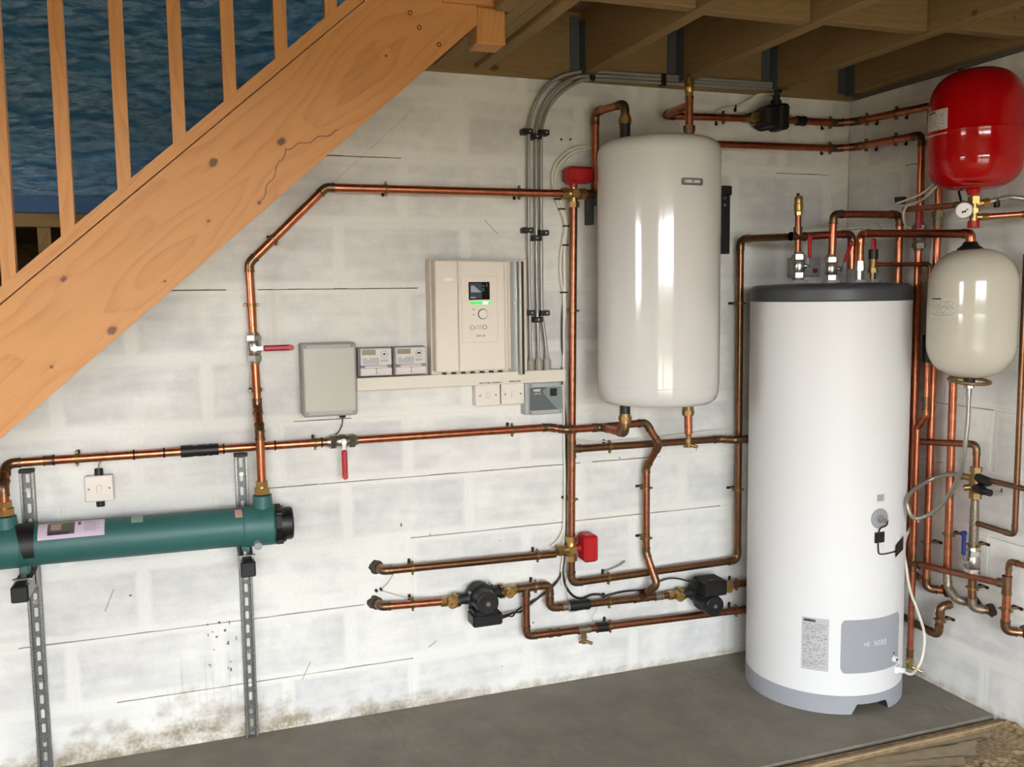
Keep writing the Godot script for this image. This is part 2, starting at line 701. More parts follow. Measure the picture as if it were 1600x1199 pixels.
func screen_image() -> ImageTexture:
	var im := Image.create(64, 50, false, Image.FORMAT_RGB8)
	im.fill(Color(0.03, 0.04, 0.05))
	im.fill_rect(Rect2i(2, 2, 38, 46), Color(0.33, 0.36, 0.38))
	for k in 5:
		im.fill_rect(Rect2i(5, 10 + k * 4, 12 + k * 5, 3), Color(0.85, 0.88, 0.9))
	im.fill_rect(Rect2i(4, 43, 16, 3), Color(0.85, 0.88, 0.9))
	im.fill_rect(Rect2i(42, 10, 6, 2), Color(0.8, 0.85, 0.9))
	im.fill_rect(Rect2i(41, 17, 7, 10), Color(0.45, 0.5, 0.55))
	im.fill_rect(Rect2i(43, 19, 3, 6), Color(0.05, 0.05, 0.06))
	im.fill_rect(Rect2i(55, 5, 2, 8), Color(0.7, 0.75, 0.8))
	return ImageTexture.create_from_image(im)


func sticker_image() -> ImageTexture:
	var im := Image.create(128, 40, false, Image.FORMAT_RGB8)
	im.fill(Color(0.82, 0.76, 0.82))
	im.fill_rect(Rect2i(18, 2, 52, 30), Color(0.36, 0.33, 0.36))
	im.fill_rect(Rect2i(24, 6, 22, 16), Color(0.66, 0.56, 0.5))
	im.fill_rect(Rect2i(44, 8, 24, 16), Color(0.34, 0.38, 0.26))
	im.fill_rect(Rect2i(20, 26, 40, 6), Color(0.25, 0.18, 0.3))
	im.fill_rect(Rect2i(76, 4, 6, 9), Color(0.3, 0.27, 0.25))
	for k in 7:
		im.fill_rect(Rect2i(88, 4 + k * 4, 22 + (k * 7) % 13, 1), Color(0.55, 0.5, 0.55))
	return ImageTexture.create_from_image(im)


func make_materials() -> void:
	var pine := wood_image(1024, 256, 2.4, 0.5, Color(0.745, 0.525, 0.30), Color(0.61, 0.39, 0.19), Color(0.34, 0.20, 0.12), 3, [[1.641, 0.302, 0.0115], [1.812, 0.233, 0.0105], [1.163, 0.153, 0.0115], [1.659, 0.153, 0.005], [1.529, 0.201, 0.004], [1.342, 0.159, 0.0035], [0.998, 0.181, 0.004], [2.186, 0.226, 0.004], [1.171, 0.319, 0.007], [0.4, 0.40, 0.008], [0.62, 0.07, 0.007], [2.1, 0.43, 0.007], [1.4, 0.45, 0.008]], 0.75, 0.027, [[1.66, 0.153, 1.81, 0.212], [1.81, 0.212, 1.95, 0.160]])
	M.pine = wood(pine, 2.4, 0.5, 0.55)
	M.pine_b = wood(pine, 2.4, 0.5, 0.55, Vector2(0.31, 0.27))
	M.pine_c = wood(pine, 2.4, 0.5, 0.55, Vector2(0.63, 0.63))
	var rough := wood_image(512, 128, 2.4, 0.5, Color(0.52, 0.425, 0.275), Color(0.40, 0.31, 0.18), Color(0.34, 0.21, 0.13), 8, [[0.6, 0.2, 0.012], [1.5, 0.3, 0.015], [2.0, 0.15, 0.01], [1.1, 0.08, 0.009]], 0.6, 0.016)
	M.joist = wood(rough, 2.4, 0.5, 0.85)
	M.joist_b = wood(rough, 2.4, 0.5, 0.85, Vector2(0.4, 0.3))
	M.joist_c = wood(rough, 2.4, 0.5, 0.85, Vector2(0.7, 0.55))
	M.plank = blotchy(Color(0.44, 0.36, 0.26), Color(0.60, 0.51, 0.39), 0.9, 0.0, 2.2, 22, 0.03)
	M.plank_pale = blotchy(Color(0.58, 0.49, 0.37), Color(0.68, 0.59, 0.46), 0.9, 0.0, 2.2, 24, 0.03)
	M.deck = blotchy(Color(0.34, 0.27, 0.18), Color(0.46, 0.37, 0.25), 0.9, 0.0, 3.0, 21, 0.05)

	M.block = mat(Color.WHITE, 0.85)
	M.block.albedo_texture = wall_image(1560, 936)
	M.block.texture_repeat = false
	M.core = mat(Color(0.36, 0.35, 0.33), 0.95)
	M.hole_dark = blotchy(Color(0.17, 0.155, 0.135), Color(0.30, 0.28, 0.25), 0.95, 0.0, 12.0, 35)  # dark colour standing in for the shade inside the pipe holes
	M.render = blotchy(Color(0.66, 0.57, 0.44), Color(0.78, 0.69, 0.55), 0.9, 0.0, 1.0, 33)
	M.ceiling = mat(Color(0.62, 0.55, 0.45), 0.9)
	M.concrete = blotchy(Color(0.455, 0.435, 0.385), Color(0.495, 0.475, 0.425), 0.75, 0.0, 0.9, 41, 0.02)
	M.concrete.normal_enabled = true
	M.concrete.normal_texture = bump_tex(0.08, 42, 1.5)
	M.concrete.normal_scale = 0.3
	M.sand = blotchy(Color(0.44, 0.37, 0.27), Color(0.64, 0.55, 0.42), 0.95, 0.0, 4.0, 43, 0.05)
	M.wet = blotchy(Color(0.56, 0.50, 0.40), Color(0.62, 0.56, 0.45), 0.5, 0.0, 3.0, 44, 0.03)
	M.yard = blotchy(Color(0.46, 0.425, 0.36), Color(0.56, 0.525, 0.45), 0.95, 0.0, 0.4, 45, 0.03)
	M.hedge = blotchy(Color(0.12, 0.17, 0.08), Color(0.24, 0.30, 0.15), 0.95, 0.0, 1.5, 46, 0.06)

	var film := blotchy(Color(0.18, 0.36, 0.50), Color(0.31, 0.48, 0.60), 0.38, 0.0, 2.6, 51, 0.02)
	film.normal_enabled = true
	film.normal_texture = bump_tex(0.022, 52, 8.0)
	film.normal_scale = 0.9
	film.uv1_scale = Vector3(2.4, 6.5, 2.4)
	M.film = film
	M.film_hem = mat(Color(0.10, 0.29, 0.47), 0.6)
	M.plug = mat(Color(0.42, 0.27, 0.15), 0.7)

	M.copper = blotchy(Color(0.68, 0.41, 0.30), Color(0.80, 0.50, 0.38), 0.33, 1.0, 4.0, 61, 0.03)
	M.copper_mid = blotchy(Color(0.53, 0.34, 0.25), Color(0.64, 0.42, 0.32), 0.36, 1.0, 4.0, 62, 0.03)
	M.copper_dull = blotchy(Color(0.44, 0.33, 0.24), Color(0.54, 0.38, 0.28), 0.34, 0.95, 4.0, 63, 0.03)
	M.fitting = blotchy(Color(0.42, 0.33, 0.25), Color(0.54, 0.41, 0.30), 0.36, 0.9, 9.0, 65, 0.03)
	M.solder = blotchy(Color(0.45, 0.41, 0.35), Color(0.60, 0.55, 0.47), 0.45, 0.7, 9.0, 66, 0.04)
	M.brass = mat(Color(0.70, 0.58, 0.36), 0.34, 0.9)
	M.brass_dull = mat(Color(0.55, 0.45, 0.29), 0.42, 0.85)
	M.chrome = mat(Color(0.72, 0.71, 0.68), 0.3, 1.0)
	M.steel = mat(Color(0.62, 0.63, 0.63), 0.35, 0.9)
	M.dark_steel = mat(Color(0.16, 0.15, 0.14), 0.5, 0.5)
	M.galv = blotchy(Color(0.48, 0.48, 0.475), Color(0.62, 0.62, 0.61), 0.36, 0.8, 8.0, 67, 0.05)
	M.galv_dark = blotchy(Color(0.38, 0.38, 0.375), Color(0.48, 0.48, 0.47), 0.45, 0.5, 8.0, 69, 0.05)
	M.braid = blotchy(Color(0.52, 0.51, 0.48), Color(0.74, 0.73, 0.69), 0.4, 0.75, 40.0, 68, 0.05)
	M.hanger = mat(Color(0.27, 0.29, 0.30), 0.6, 0.0)

	M.tank = mat(Color(0.81, 0.805, 0.79), 0.10)
	M.tank.clearcoat_enabled = true
	M.tank.clearcoat = 0.6
	M.tank.clearcoat_roughness = 0.05
	M.tank_white = mat(Color(0.875, 0.875, 0.87), 0.5)
	M.tank_grey = mat(Color(0.25, 0.26, 0.27), 0.45)
	M.base_grey = mat(Color(0.60, 0.61, 0.63), 0.5)
	M.panel_grey = mat(Color(0.60, 0.61, 0.63), 0.4)
	M.red_paint = mat(Color(0.66, 0.012, 0.035), 0.09)
	M.cream_paint = mat(Color(0.765, 0.745, 0.685), 0.12)
	M.red_plastic = mat(Color(0.66, 0.06, 0.09), 0.4)
	M.red_grip = mat(Color(0.66, 0.08, 0.14), 0.45)
	M.blue_grip = mat(Color(0.08, 0.16, 0.46), 0.45)
	M.teal = mat(Color(0.175, 0.375, 0.36), 0.5)
	M.black = mat(Color(0.045, 0.045, 0.05), 0.45)
	M.black_soft = mat(Color(0.06, 0.06, 0.065), 0.6)
	M.black_tape = mat(Color(0.055, 0.055, 0.06), 0.5)
	M.white_plastic = mat(Color(0.86, 0.83, 0.79), 0.4)
	M.trunking = mat(Color(0.84, 0.81, 0.75), 0.45)
	M.ctrl = mat(Color(0.86, 0.82, 0.77), 0.45)
	M.box_grey = mat(Color(0.62, 0.62, 0.60), 0.5)
	M.box_film = mat(Color(0.68, 0.67, 0.62), 0.22)
	M.unit_grey = mat(Color(0.64, 0.65, 0.64), 0.5)
	M.unit_dark = mat(Color(0.33, 0.36, 0.36), 0.45)
	M.unit_mid = mat(Color(0.47, 0.51, 0.50), 0.45)
	M.cable_grey = mat(Color(0.60, 0.60, 0.58), 0.34, 0.35)
	M.cable_white = mat(Color(0.86, 0.84, 0.78), 0.45)
	M.cable_black = mat(Color(0.05, 0.05, 0.05), 0.45)
	M.gland = mat(Color(0.60, 0.58, 0.54), 0.5)
	M.ink = mat(Color(0.13, 0.13, 0.14), 0.6)
	M.ink_white = mat(Color(0.92, 0.92, 0.92), 0.5)
	M.ink_pale = mat(Color(0.97, 0.95, 0.92), 0.4)
	M.ink_silver = mat(Color(0.78, 0.79, 0.80), 0.4)
	M.label_grey = mat(Color(0.40, 0.40, 0.40), 0.4)
	M.glass_dark = mat(Color(0.03, 0.035, 0.04), 0.1)
	M.lcd = mat(Color(0.52, 0.55, 0.45), 0.2)
	M.pale_face = mat(Color(0.80, 0.77, 0.76), 0.3)
	M.screen = mat(Color(0.02, 0.02, 0.02), 0.1)
	M.screen.emission_enabled = true
	M.screen.emission_texture = screen_image()
	M.screen.emission = Color.BLACK
	M.screen.emission_energy_multiplier = 0.55
	M.green_led = mat(Color(0.1, 0.6, 0.2), 0.3)
	M.green_led.emission_enabled = true
	M.green_led.emission = Color(0.16, 0.95, 0.36)
	M.green_led.emission_energy_multiplier = 1.0
	M.green_core = mat(Color(0.8, 1.0, 0.9), 0.3)
	M.green_core.emission_enabled = true
	M.green_core.emission = Color(0.75, 1.0, 0.88)
	M.green_core.emission_energy_multiplier = 1.3
	M.amber_led = mat(Color(1.0, 0.5, 0.3), 0.3)
	M.amber_led.emission_enabled = true
	M.amber_led.emission = Color(1.0, 0.62, 0.46)
	M.amber_led.emission_energy_multiplier = 1.3
	M.data_label = mat(Color.WHITE, 0.4)
	M.data_label.albedo_texture = print_image(Color(0.72, 0.72, 0.72), Color(0.30, 0.30, 0.32), 71, true)
	M.vessel_label = mat(Color.WHITE, 0.4)
	M.vessel_label.albedo_texture = print_image(Color(0.78, 0.76, 0.74), Color(0.2, 0.2, 0.22), 72, true, 96, 96)
	M.clear_label = mat(Color.WHITE, 0.3)
	M.clear_label.albedo_texture = print_image(Color(0.765, 0.745, 0.685), Color(0.16, 0.15, 0.15), 73, true, 128, 96)
	M.tag_label = mat(Color.WHITE, 0.5)
	M.tag_label.albedo_texture = print_image(Color(0.64, 0.66, 0.66), Color(0.35, 0.36, 0.36), 74, false, 40, 32)
	M.photo_sticker = mat(Color.WHITE, 0.4)
	M.photo_sticker.albedo_texture = sticker_image()
	M.red_sticker = mat(Color(0.76, 0.58, 0.54), 0.5)
	M.pale_sticker = mat(Color(0.55, 0.66, 0.60), 0.5)


# ------------------------------------------------------------------ the setting
func block_uv(mb: MB, side: bool) -> void:
	for k in mb.v.size():
		var p := mb.v[k]
		var X := p.z + 0.13 if side else p.x
		mb.uv[k] = Vector2((X + 1.95) / 3.9, 1.0 - p.y / 2.34)


func build_back_wall() -> void:
	var w := struct("wall_back")
	var mortar := MB.new()
	var rng := RandomNumberGenerator.new()
	rng.seed = 17
	# bed joints that have opened into a thin crack: [course above which, x from, x to]
	var cracks := [[6, -0.52, 0.03], [6, -0.95, -0.62], [3, -0.55, 0.66], [3, 0.7, 1.0], [2, -0.02, 0.63], [1, -1.3, -0.2], [0, -1.0, 0.02], [4, -0.4, -0.2], [8, -0.3, 0.0], [8, 1.55, 1.8], [2, 0.66, 1.3]]
	for row in 11:
		var y0 := maxf(0.0, row * 0.225 - 0.035 + 0.005)
		var y1 := minf(2.288, (row + 1) * 0.225 - 0.035 - 0.005)
		var left := -1.95
		if row >= 5:
			left = (y0 - 1.104) / 0.87 - 1.279 - 0.12
		var off := 0.0 if row % 2 == 0 else 0.225
		var k := -6
		while k * 0.45 + off < XR:
			var a := maxf(k * 0.45 + off + 0.005, left)
			var b := minf((k + 1) * 0.45 + off - 0.005, XR)
			k += 1
			if b - a < 0.03:
				continue
			var proud := rng.randf_range(0.0, 0.0005)
			var mb := MB.new()
			mb.box(Vector3((a + b) * 0.5, (y0 + y1) * 0.5, -0.05 + proud), Vector3(b - a, y1 - y0, 0.1), 0.0006)
			block_uv(mb, false)
			part(w, "block", mb, M.block)
			# mortar: the upright joint at the right of the block and the bed above it
			if b < XR - 0.01:
				mortar.box(Vector3(b + 0.005, (y0 + y1) * 0.5, -0.0501), Vector3(0.0102, y1 - y0, 0.1))
			if y1 < 2.28:
				var x := a - 0.005
				while x < b + 0.005:
					var e := minf(x + 0.05, b + 0.005)
					var open := 0.0
					for c in cracks:
						if c[0] == row and x + 0.02 > c[1] and x + 0.02 < c[2]:
							open = rng.randf_range(0.0022, 0.0042)
					var hgt := 0.0102 - open
					mortar.box(Vector3((x + e) * 0.5, y1 + 0.0051 + 0.0051 - hgt * 0.5, -0.0501), Vector3(e - x, hgt, 0.1))
					x = e
	block_uv(mortar, false)
	part(w, "mortar", mortar, M.block).set_meta("kind", "stuff")
	# back half of the wall
	var core := MB.new()
	for row in 11:
		var y0 := maxf(0.0, row * 0.225 - 0.035)
		var y1 := minf(2.288, (row + 1) * 0.225 - 0.035)
		var left := -3.6
		if row >= 5:
			left = (y0 - 1.104) / 0.87 - 1.279 - 0.12
		core.box(Vector3((left + XR + 0.1) * 0.5, (y0 + y1) * 0.5, -0.06), Vector3(XR + 0.1 - left, y1 - y0, 0.08))
	part(w, "wall_core", core, M.core)
	var rest := MB.new()
	rest.box(Vector3(-2.775, 0.545, -0.05), Vector3(1.65, 1.09, 0.1))
	part(w, "plain_wall", rest, M.render)
	for hx in [[0.604, 2.077], [0.641, 2.079]]:
		var hh := MB.new()
		hh.cyl(Vector3(hx[0], hx[1], -0.01), Vector3(hx[0], hx[1], 0.0012), 0.0045, 0.0045, 12)
		part(w, "screw_hole", hh, M.ink)
	# holes where two pipes leave through the wall: ragged flat patches, the dark of each hole painted on
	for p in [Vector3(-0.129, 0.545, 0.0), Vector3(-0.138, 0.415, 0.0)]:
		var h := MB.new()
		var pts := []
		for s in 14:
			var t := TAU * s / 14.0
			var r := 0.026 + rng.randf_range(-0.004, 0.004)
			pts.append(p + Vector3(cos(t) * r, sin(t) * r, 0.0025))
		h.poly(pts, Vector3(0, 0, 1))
		part(w, "pipe_hole", h, M.hole_dark)


func build_right_wall() -> void:
	var w := struct("wall_right")
	var mortar := MB.new()
	var rng := RandomNumberGenerator.new()
	rng.seed = 23
	for row in 11:
		var y0 := maxf(-0.06, row * 0.225 - 0.035 + 0.005) if row > 0 else -0.06
		var y1 := minf(2.288, (row + 1) * 0.225 - 0.035 - 0.005)
		var off := 0.32 if row % 2 == 0 else 0.095
		var k := -2
		while k * 0.45 + off < 1.6:
			var a := maxf(k * 0.45 + off + 0.005, 0.0)
			var b := minf((k + 1) * 0.45 + off - 0.005, 1.6)
			k += 1
			if b - a < 0.03:
				continue
			var mb := MB.new()
			mb.box(Vector3(XR + 0.05 + rng.randf_range(-0.0008, 0.0006), (y0 + y1) * 0.5, (a + b) * 0.5), Vector3(0.1, y1 - y0, b - a), 0.0014)
			block_uv(mb, true)
			part(w, "block", mb, M.block)
			mortar.box(Vector3(XR + 0.0504, (y0 + y1) * 0.5, b + 0.005), Vector3(0.1, y1 - y0, 0.0102))
			if y1 < 2.28:
				var open := rng.randf_range(0.0, 0.0035) if rng.randf() < 0.6 else 0.0
				mortar.box(Vector3(XR + 0.0504, y1 + 0.0051 + open * 0.5, (a + b) * 0.5), Vector3(0.1, 0.0102 - open, b - a + 0.01))
	block_uv(mortar, true)
	part(w, "mortar", mortar, M.block).set_meta("kind", "stuff")
	var rest := MB.new()
	rest.box(Vector3(XR + 0.06, 1.24, 3.4), Vector3(0.12, 2.6, 3.6))
	part(w, "plain_wall", rest, M.render)
	var core := MB.new()
	core.box(Vector3(XR + 0.12, 1.24, 0.75), Vector3(0.06, 2.72, 1.9))
	core.box(Vector3(XR + 0.05, 2.41, 0.75), Vector3(0.1, 0.24, 1.9))
	part(w, "wall_core", core, M.core)
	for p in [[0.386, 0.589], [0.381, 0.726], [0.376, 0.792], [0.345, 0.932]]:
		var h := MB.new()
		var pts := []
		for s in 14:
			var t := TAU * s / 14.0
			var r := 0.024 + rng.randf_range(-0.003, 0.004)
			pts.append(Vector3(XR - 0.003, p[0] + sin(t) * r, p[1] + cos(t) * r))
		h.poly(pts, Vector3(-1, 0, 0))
		part(w, "pipe_hole", h, M.hole_dark)


func slab_box(t: Node3D, called: String, lo: Vector3, hi: Vector3, m: Material) -> void:
	var mb := MB.new()
	mb.box((lo + hi) * 0.5, hi - lo)
	part(t, called, mb, m)


func build_room() -> void:
	# walls behind the camera, with the doorway and the window that light the room
	var wf := struct("wall_front")
	slab_box(wf, "pier", Vector3(-3.8, -0.1, 5.2), Vector3(-1.9, 2.6, 5.4), M.render)
	slab_box(wf, "pier", Vector3(0.65, -0.1, 5.2), Vector3(2.1, 2.6, 5.4), M.render)
	slab_box(wf, "lintel", Vector3(-1.9, 2.15, 5.2), Vector3(0.65, 2.6, 5.4), M.render)
	slab_box(wf, "door_post", Vector3(-1.0, -0.1, 5.24), Vector3(-0.88, 2.15, 5.34), M.render)
	var wl := struct("wall_left")
	slab_box(wl, "pier", Vector3(-3.8, -0.1, -0.5), Vector3(-3.6, 2.6, 1.95), M.render)
	slab_box(wl, "pier", Vector3(-3.8, -0.1, 2.95), Vector3(-3.6, 2.6, 5.2), M.render)
	slab_box(wl, "sill_wall", Vector3(-3.8, -0.1, 1.95), Vector3(-3.6, 1.4, 2.95), M.render)
	slab_box(wl, "lintel", Vector3(-3.8, 2.1, 1.95), Vector3(-3.6, 2.6, 2.95), M.render)
	slab_box(wl, "upper_wall", Vector3(-3.8, 2.6, -0.5), Vector3(-3.6, 3.9, 0.9), M.render)

	# floor: screed up to a formwork plank, loose fill beyond
	var f := struct("floor")
	slab_box(f, "screed", Vector3(-3.6, -0.12, -0.12), Vector3(XR + 0.05, 0.0, 0.82), M.concrete)
	slab_box(f, "base", Vector3(-3.8, -0.3, -0.5), Vector3(2.1, -0.12, 5.4), M.concrete)
	var sand := MB.new()
	var nz := noise(3.0, 91, 4)
	var n2 := noise(26.0, 92, 4)
	var nx := 300
	var nzc := 140
	var rows := []
	for j in nzc + 1:
		var row := []
		for i in nx + 1:
			var x := lerpf(0.2, XR + 0.02, float(i) / nx)
			var z := lerpf(0.885, 1.7, float(j) / nzc)
			var y := -0.028 + 0.012 * nz.get_noise_2d(x, z) + 0.017 * absf(n2.get_noise_2d(x, z))
			if x > 1.25 and x < 1.86 and z < 1.02 + 0.05 * nz.get_noise_2d(x * 3.0, 4.0):
				y = -0.020 + 0.001 * n2.get_noise_2d(x * 4.0, z * 4.0)
			y += 0.03 * smoothstep(1.80, 1.9, x)
			row.append(sand.vert(Vector3(x, y, z), Vector3.UP))
		rows.append(row)
	for j in nzc:
		for i in nx:
			sand.tri(rows[j][i], rows[j][i + 1], rows[j + 1][i + 1])
			sand.tri(rows[j][i], rows[j + 1][i + 1], rows[j + 1][i])
	for j in nzc + 1:
		for i in nx + 1:
			var a := sand.v[rows[j][mini(i + 1, nx)]] - sand.v[rows[j][maxi(i - 1, 0)]]
			var b := sand.v[rows[mini(j + 1, nzc)][i]] - sand.v[rows[maxi(j - 1, 0)][i]]
			sand.n[rows[j][i]] = b.cross(a).normalized()
	part(f, "loose_fill", sand, M.sand).set_meta("kind", "stuff")
	var wet := MB.new()
	var wp := [Vector3(1.12, -0.012, 0.884)]
	for k in 37:
		var wx := lerpf(1.12, 1.845, k / 36.0)
		wp.append(Vector3(wx, -0.012, 0.90 + 0.115 * sin(PI * k / 36.0 + 0.2) + 0.05 * n2.get_noise_2d(wx * 0.6, 3.0)))
	wp.append(Vector3(1.845, -0.012, 0.884))
	wet.poly(wp, Vector3.UP)
	part(f, "smooth_patch", wet, M.wet)
	slab_box(f, "rough_floor", Vector3(-3.6, -0.12, 0.885), Vector3(0.25, -0.02, 5.2), M.sand)
	slab_box(f, "rough_floor", Vector3(0.25, -0.12, 1.68), Vector3(XR, -0.02, 5.2), M.sand)
	var pk := thing("formwork_plank", "muddy timber plank lying on edge along the screed", "plank", Vector3(0.6, 0, 0.85))
	var pb := MB.new()
	pb.box(Vector3(-0.1, -0.054, 0.8590), Vector3(4.0, 0.10, 0.046), 0.004)
	part(pk, "board", pb, M.plank)
	var rib := MB.new()
	rib.box(Vector3(-0.1, -0.0005, 0.874), Vector3(4.0, 0.006, 0.014), 0.002)
	part(pk, "raised_edge", rib, M.plank_pale)

	# ceiling: joists on hangers, noggins between them, deck above
	var c := struct("ceiling")
	slab_box(c, "deck", Vector3(0.06, 2.53, -0.1), Vector3(2.1, 2.6, 5.4), M.deck)
	slab_box(c, "boarding", Vector3(-3.8, 2.40, 0.75), Vector3(0.06, 2.6, 5.4), M.ceiling)
	slab_box(c, "added_stairwell_lid", Vector3(-3.8, 3.8, -0.5), Vector3(0.2, 3.9, 0.9), M.ceiling)  # unseen lid, added to keep sky light out of the stairwell
	slab_box(c, "stairwell_side", Vector3(0.0, 2.6, -0.5), Vector3(0.06, 3.9, 0.9), M.ceiling)
	slab_box(c, "stairwell_front", Vector3(-3.8, 2.6, 0.8), Vector3(0.06, 3.9, 0.9), M.ceiling)
	var rim := MB.new()
	rim.box(Vector3(0.995, 2.41, 0.0), Vector3(1.83, 0.244, 0.045), 0.003)
	part(c, "rim_board", rim, M.joist_b)
	var jx := [[0.137, "p"], [0.187, "p"], [0.237, "p"], [0.287, "p"], [0.692, "j"], [1.094, "j"], [1.515, "j"], [1.885, "j"]]
	var k := 0
	for j in jx:
		var mb := MB.new()
		var low: float = 2.305 if j[1] == "j" else 2.297 + 0.007 * (k % 3)
		if k == 0:
			mb.box(Vector3(j[0], (low + 2.53) * 0.5, 0.30), Vector3(0.046, 2.53 - low, 0.50), 0.003)
			mb.box(Vector3(j[0], (low + 2.53) * 0.5, 2.94), Vector3(0.046, 2.53 - low, 4.52), 0.003)
			part(c, "joist", mb, M.joist)
			k += 1
			continue
		mb.box(Vector3(j[0], (low + 2.53) * 0.5, 2.62), Vector3(0.045 if j[1] == "j" else 0.046, 2.53 - low, 5.16), 0.003)
		part(c, "joist", mb, [M.joist, M.joist_b, M.joist_c][k % 3])
		k += 1
	# joist hangers: strap up the rim and cheeks either side of the joist end
	for x in [0.692, 1.094, 1.515, 1.885]:
		var hg := MB.new()
		hg.box(Vector3(x - 0.043, 2.41, 0.026), Vector3(0.036, 0.20, 0.003))
		hg.box(Vector3(x - 0.0240, 2.40, 0.052), Vector3(0.002, 0.19, 0.055))
		if x < 1.8:
			hg.box(Vector3(x + 0.043, 2.41, 0.026), Vector3(0.036, 0.20, 0.003))
			hg.box(Vector3(x + 0.0240, 2.40, 0.052), Vector3(0.002, 0.19, 0.055))
		hg.box(Vector3(x, 2.3038, 0.052), Vector3(0.05, 0.002, 0.055))
		part(c, "joist_hanger", hg, M.hanger)
	# noggins
	var ng := [[0.312, 0.668, 0.79], [0.716, 1.070, 0.775], [1.118, 1.491, 0.80], [1.539, 1.861, 0.85], [0.716, 1.070, 1.9], [1.118, 1.491, 1.9], [0.312, 0.668, 1.9]]
	for g in ng:
		var mb := MB.new()
		mb.box(Vector3((g[0] + g[1]) * 0.5, 2.42, g[2] + 0.022), Vector3(g[1] - g[0], 0.215, 0.045), 0.003)
		part(c, "noggin", mb, M.joist if g[2] < 0.8 else M.joist_c)
	# nails
	for p in [Vector3(1.80, 2.40, 0.868), Vector3(1.79, 2.365, 0.868)]:
		var nl := MB.new()
		nl.cyl(p, p + Vector3(0, 0, 0.03), 0.004, 0.005, 8)
		part(c, "nail", nl, M.chrome)

	# stairwell wall beyond the block wall: rumpled blue membrane over an old stud frame
	var sw := struct("wall_stairwell")
	slab_box(sw, "added_far_boarding", Vector3(-3.6, -0.1, -2.2), Vector3(0.3, 1.9, -2.1), M.deck)  # boards added to deepen and close the void, so that it goes dark
	slab_box(sw, "added_side_boarding", Vector3(0.2, -0.1, -2.1), Vector3(0.3, 1.9, -0.1), M.deck)
	slab_box(sw, "added_side_boarding", Vector3(-3.8, -0.1, -2.2), Vector3(-3.6, 1.9, -0.5), M.deck)
	slab_box(sw, "added_void_floor", Vector3(-3.6, -0.2, -2.1), Vector3(0.2, -0.1, -0.1), M.concrete)
	slab_box(sw, "added_void_top", Vector3(-3.6, 1.80, -2.1), Vector3(0.2, 1.9, -0.28), M.deck)
	slab_box(sw, "upper_boarding", Vector3(-3.6, 1.9, -0.50), Vector3(0.2, 3.8, -0.36), M.deck)
	var film := MB.new()
	var fn := noise(2.4, 95, 4)
	var f2 := noise(9.0, 96, 3)
	var fr := []
	for j in 181:
		var row := []
		for i in 121:
			var x := lerpf(-2.2, 0.05, i / 120.0)
			var y := lerpf(1.803, 3.2, j / 180.0)
			var z := -0.25 + 0.016 * fn.get_noise_2d(x * 1.2, y * 2.5) + 0.009 * f2.get_noise_2d(x * 0.8, y * 2.6)
			row.append(film.vert(Vector3(x, y, z), Vector3(0, 0, 1)))
		fr.append(row)
	for j in 180:
		for i in 120:
			film.tri(fr[j][i], fr[j][i + 1], fr[j + 1][i + 1])
			film.tri(fr[j][i], fr[j + 1][i + 1], fr[j + 1][i])
	for j in 181:
		for i in 121:
			var a := film.v[fr[j][mini(i + 1, 120)]] - film.v[fr[j][maxi(i - 1, 0)]]
			var b := film.v[fr[mini(j + 1, 180)][i]] - film.v[fr[maxi(j - 1, 0)][i]]
			film.n[fr[j][i]] = a.cross(b).normalized()
	part(sw, "membrane", film, M.film)
	slab_box(sw, "membrane_hem", Vector3(-2.2, 1.800, -0.262), Vector3(0.05, 1.855, -0.238), M.film_hem)
	slab_box(sw, "rail", Vector3(-2.2, 1.755, -0.34), Vector3(0.05, 1.80, -0.27), M.joist_c)
	for x in [-1.165, -0.765, -1.565]:
		slab_box(sw, "stud", Vector3(x - 0.02, 0.9, -0.36), Vector3(x + 0.02, 1.76, -0.29), M.joist_c)


func build_outside() -> void:
	var g := struct("ground")
	slab_box(g, "yard", Vector3(-30, -0.4, 5.4), Vector3(30, -0.1, 60), M.yard)
	# unseen hedge added across the yard to darken the low part of the shine
	var hd := thing("hedge", "unseen dark hedge added across the yard outside the doorway", "hedge", Vector3(-1, -0.1, 17))
	var hb := MB.new()
	hb.box(Vector3(-1, 0.85, 17.5), Vector3(40, 1.9, 1.2), 0.15)
	part(hd, "foliage", hb, M.hedge)
	slab_box(g, "yard", Vector3(-30, -0.4, -20), Vector3(-3.8, -0.1, 5.4), M.yard)


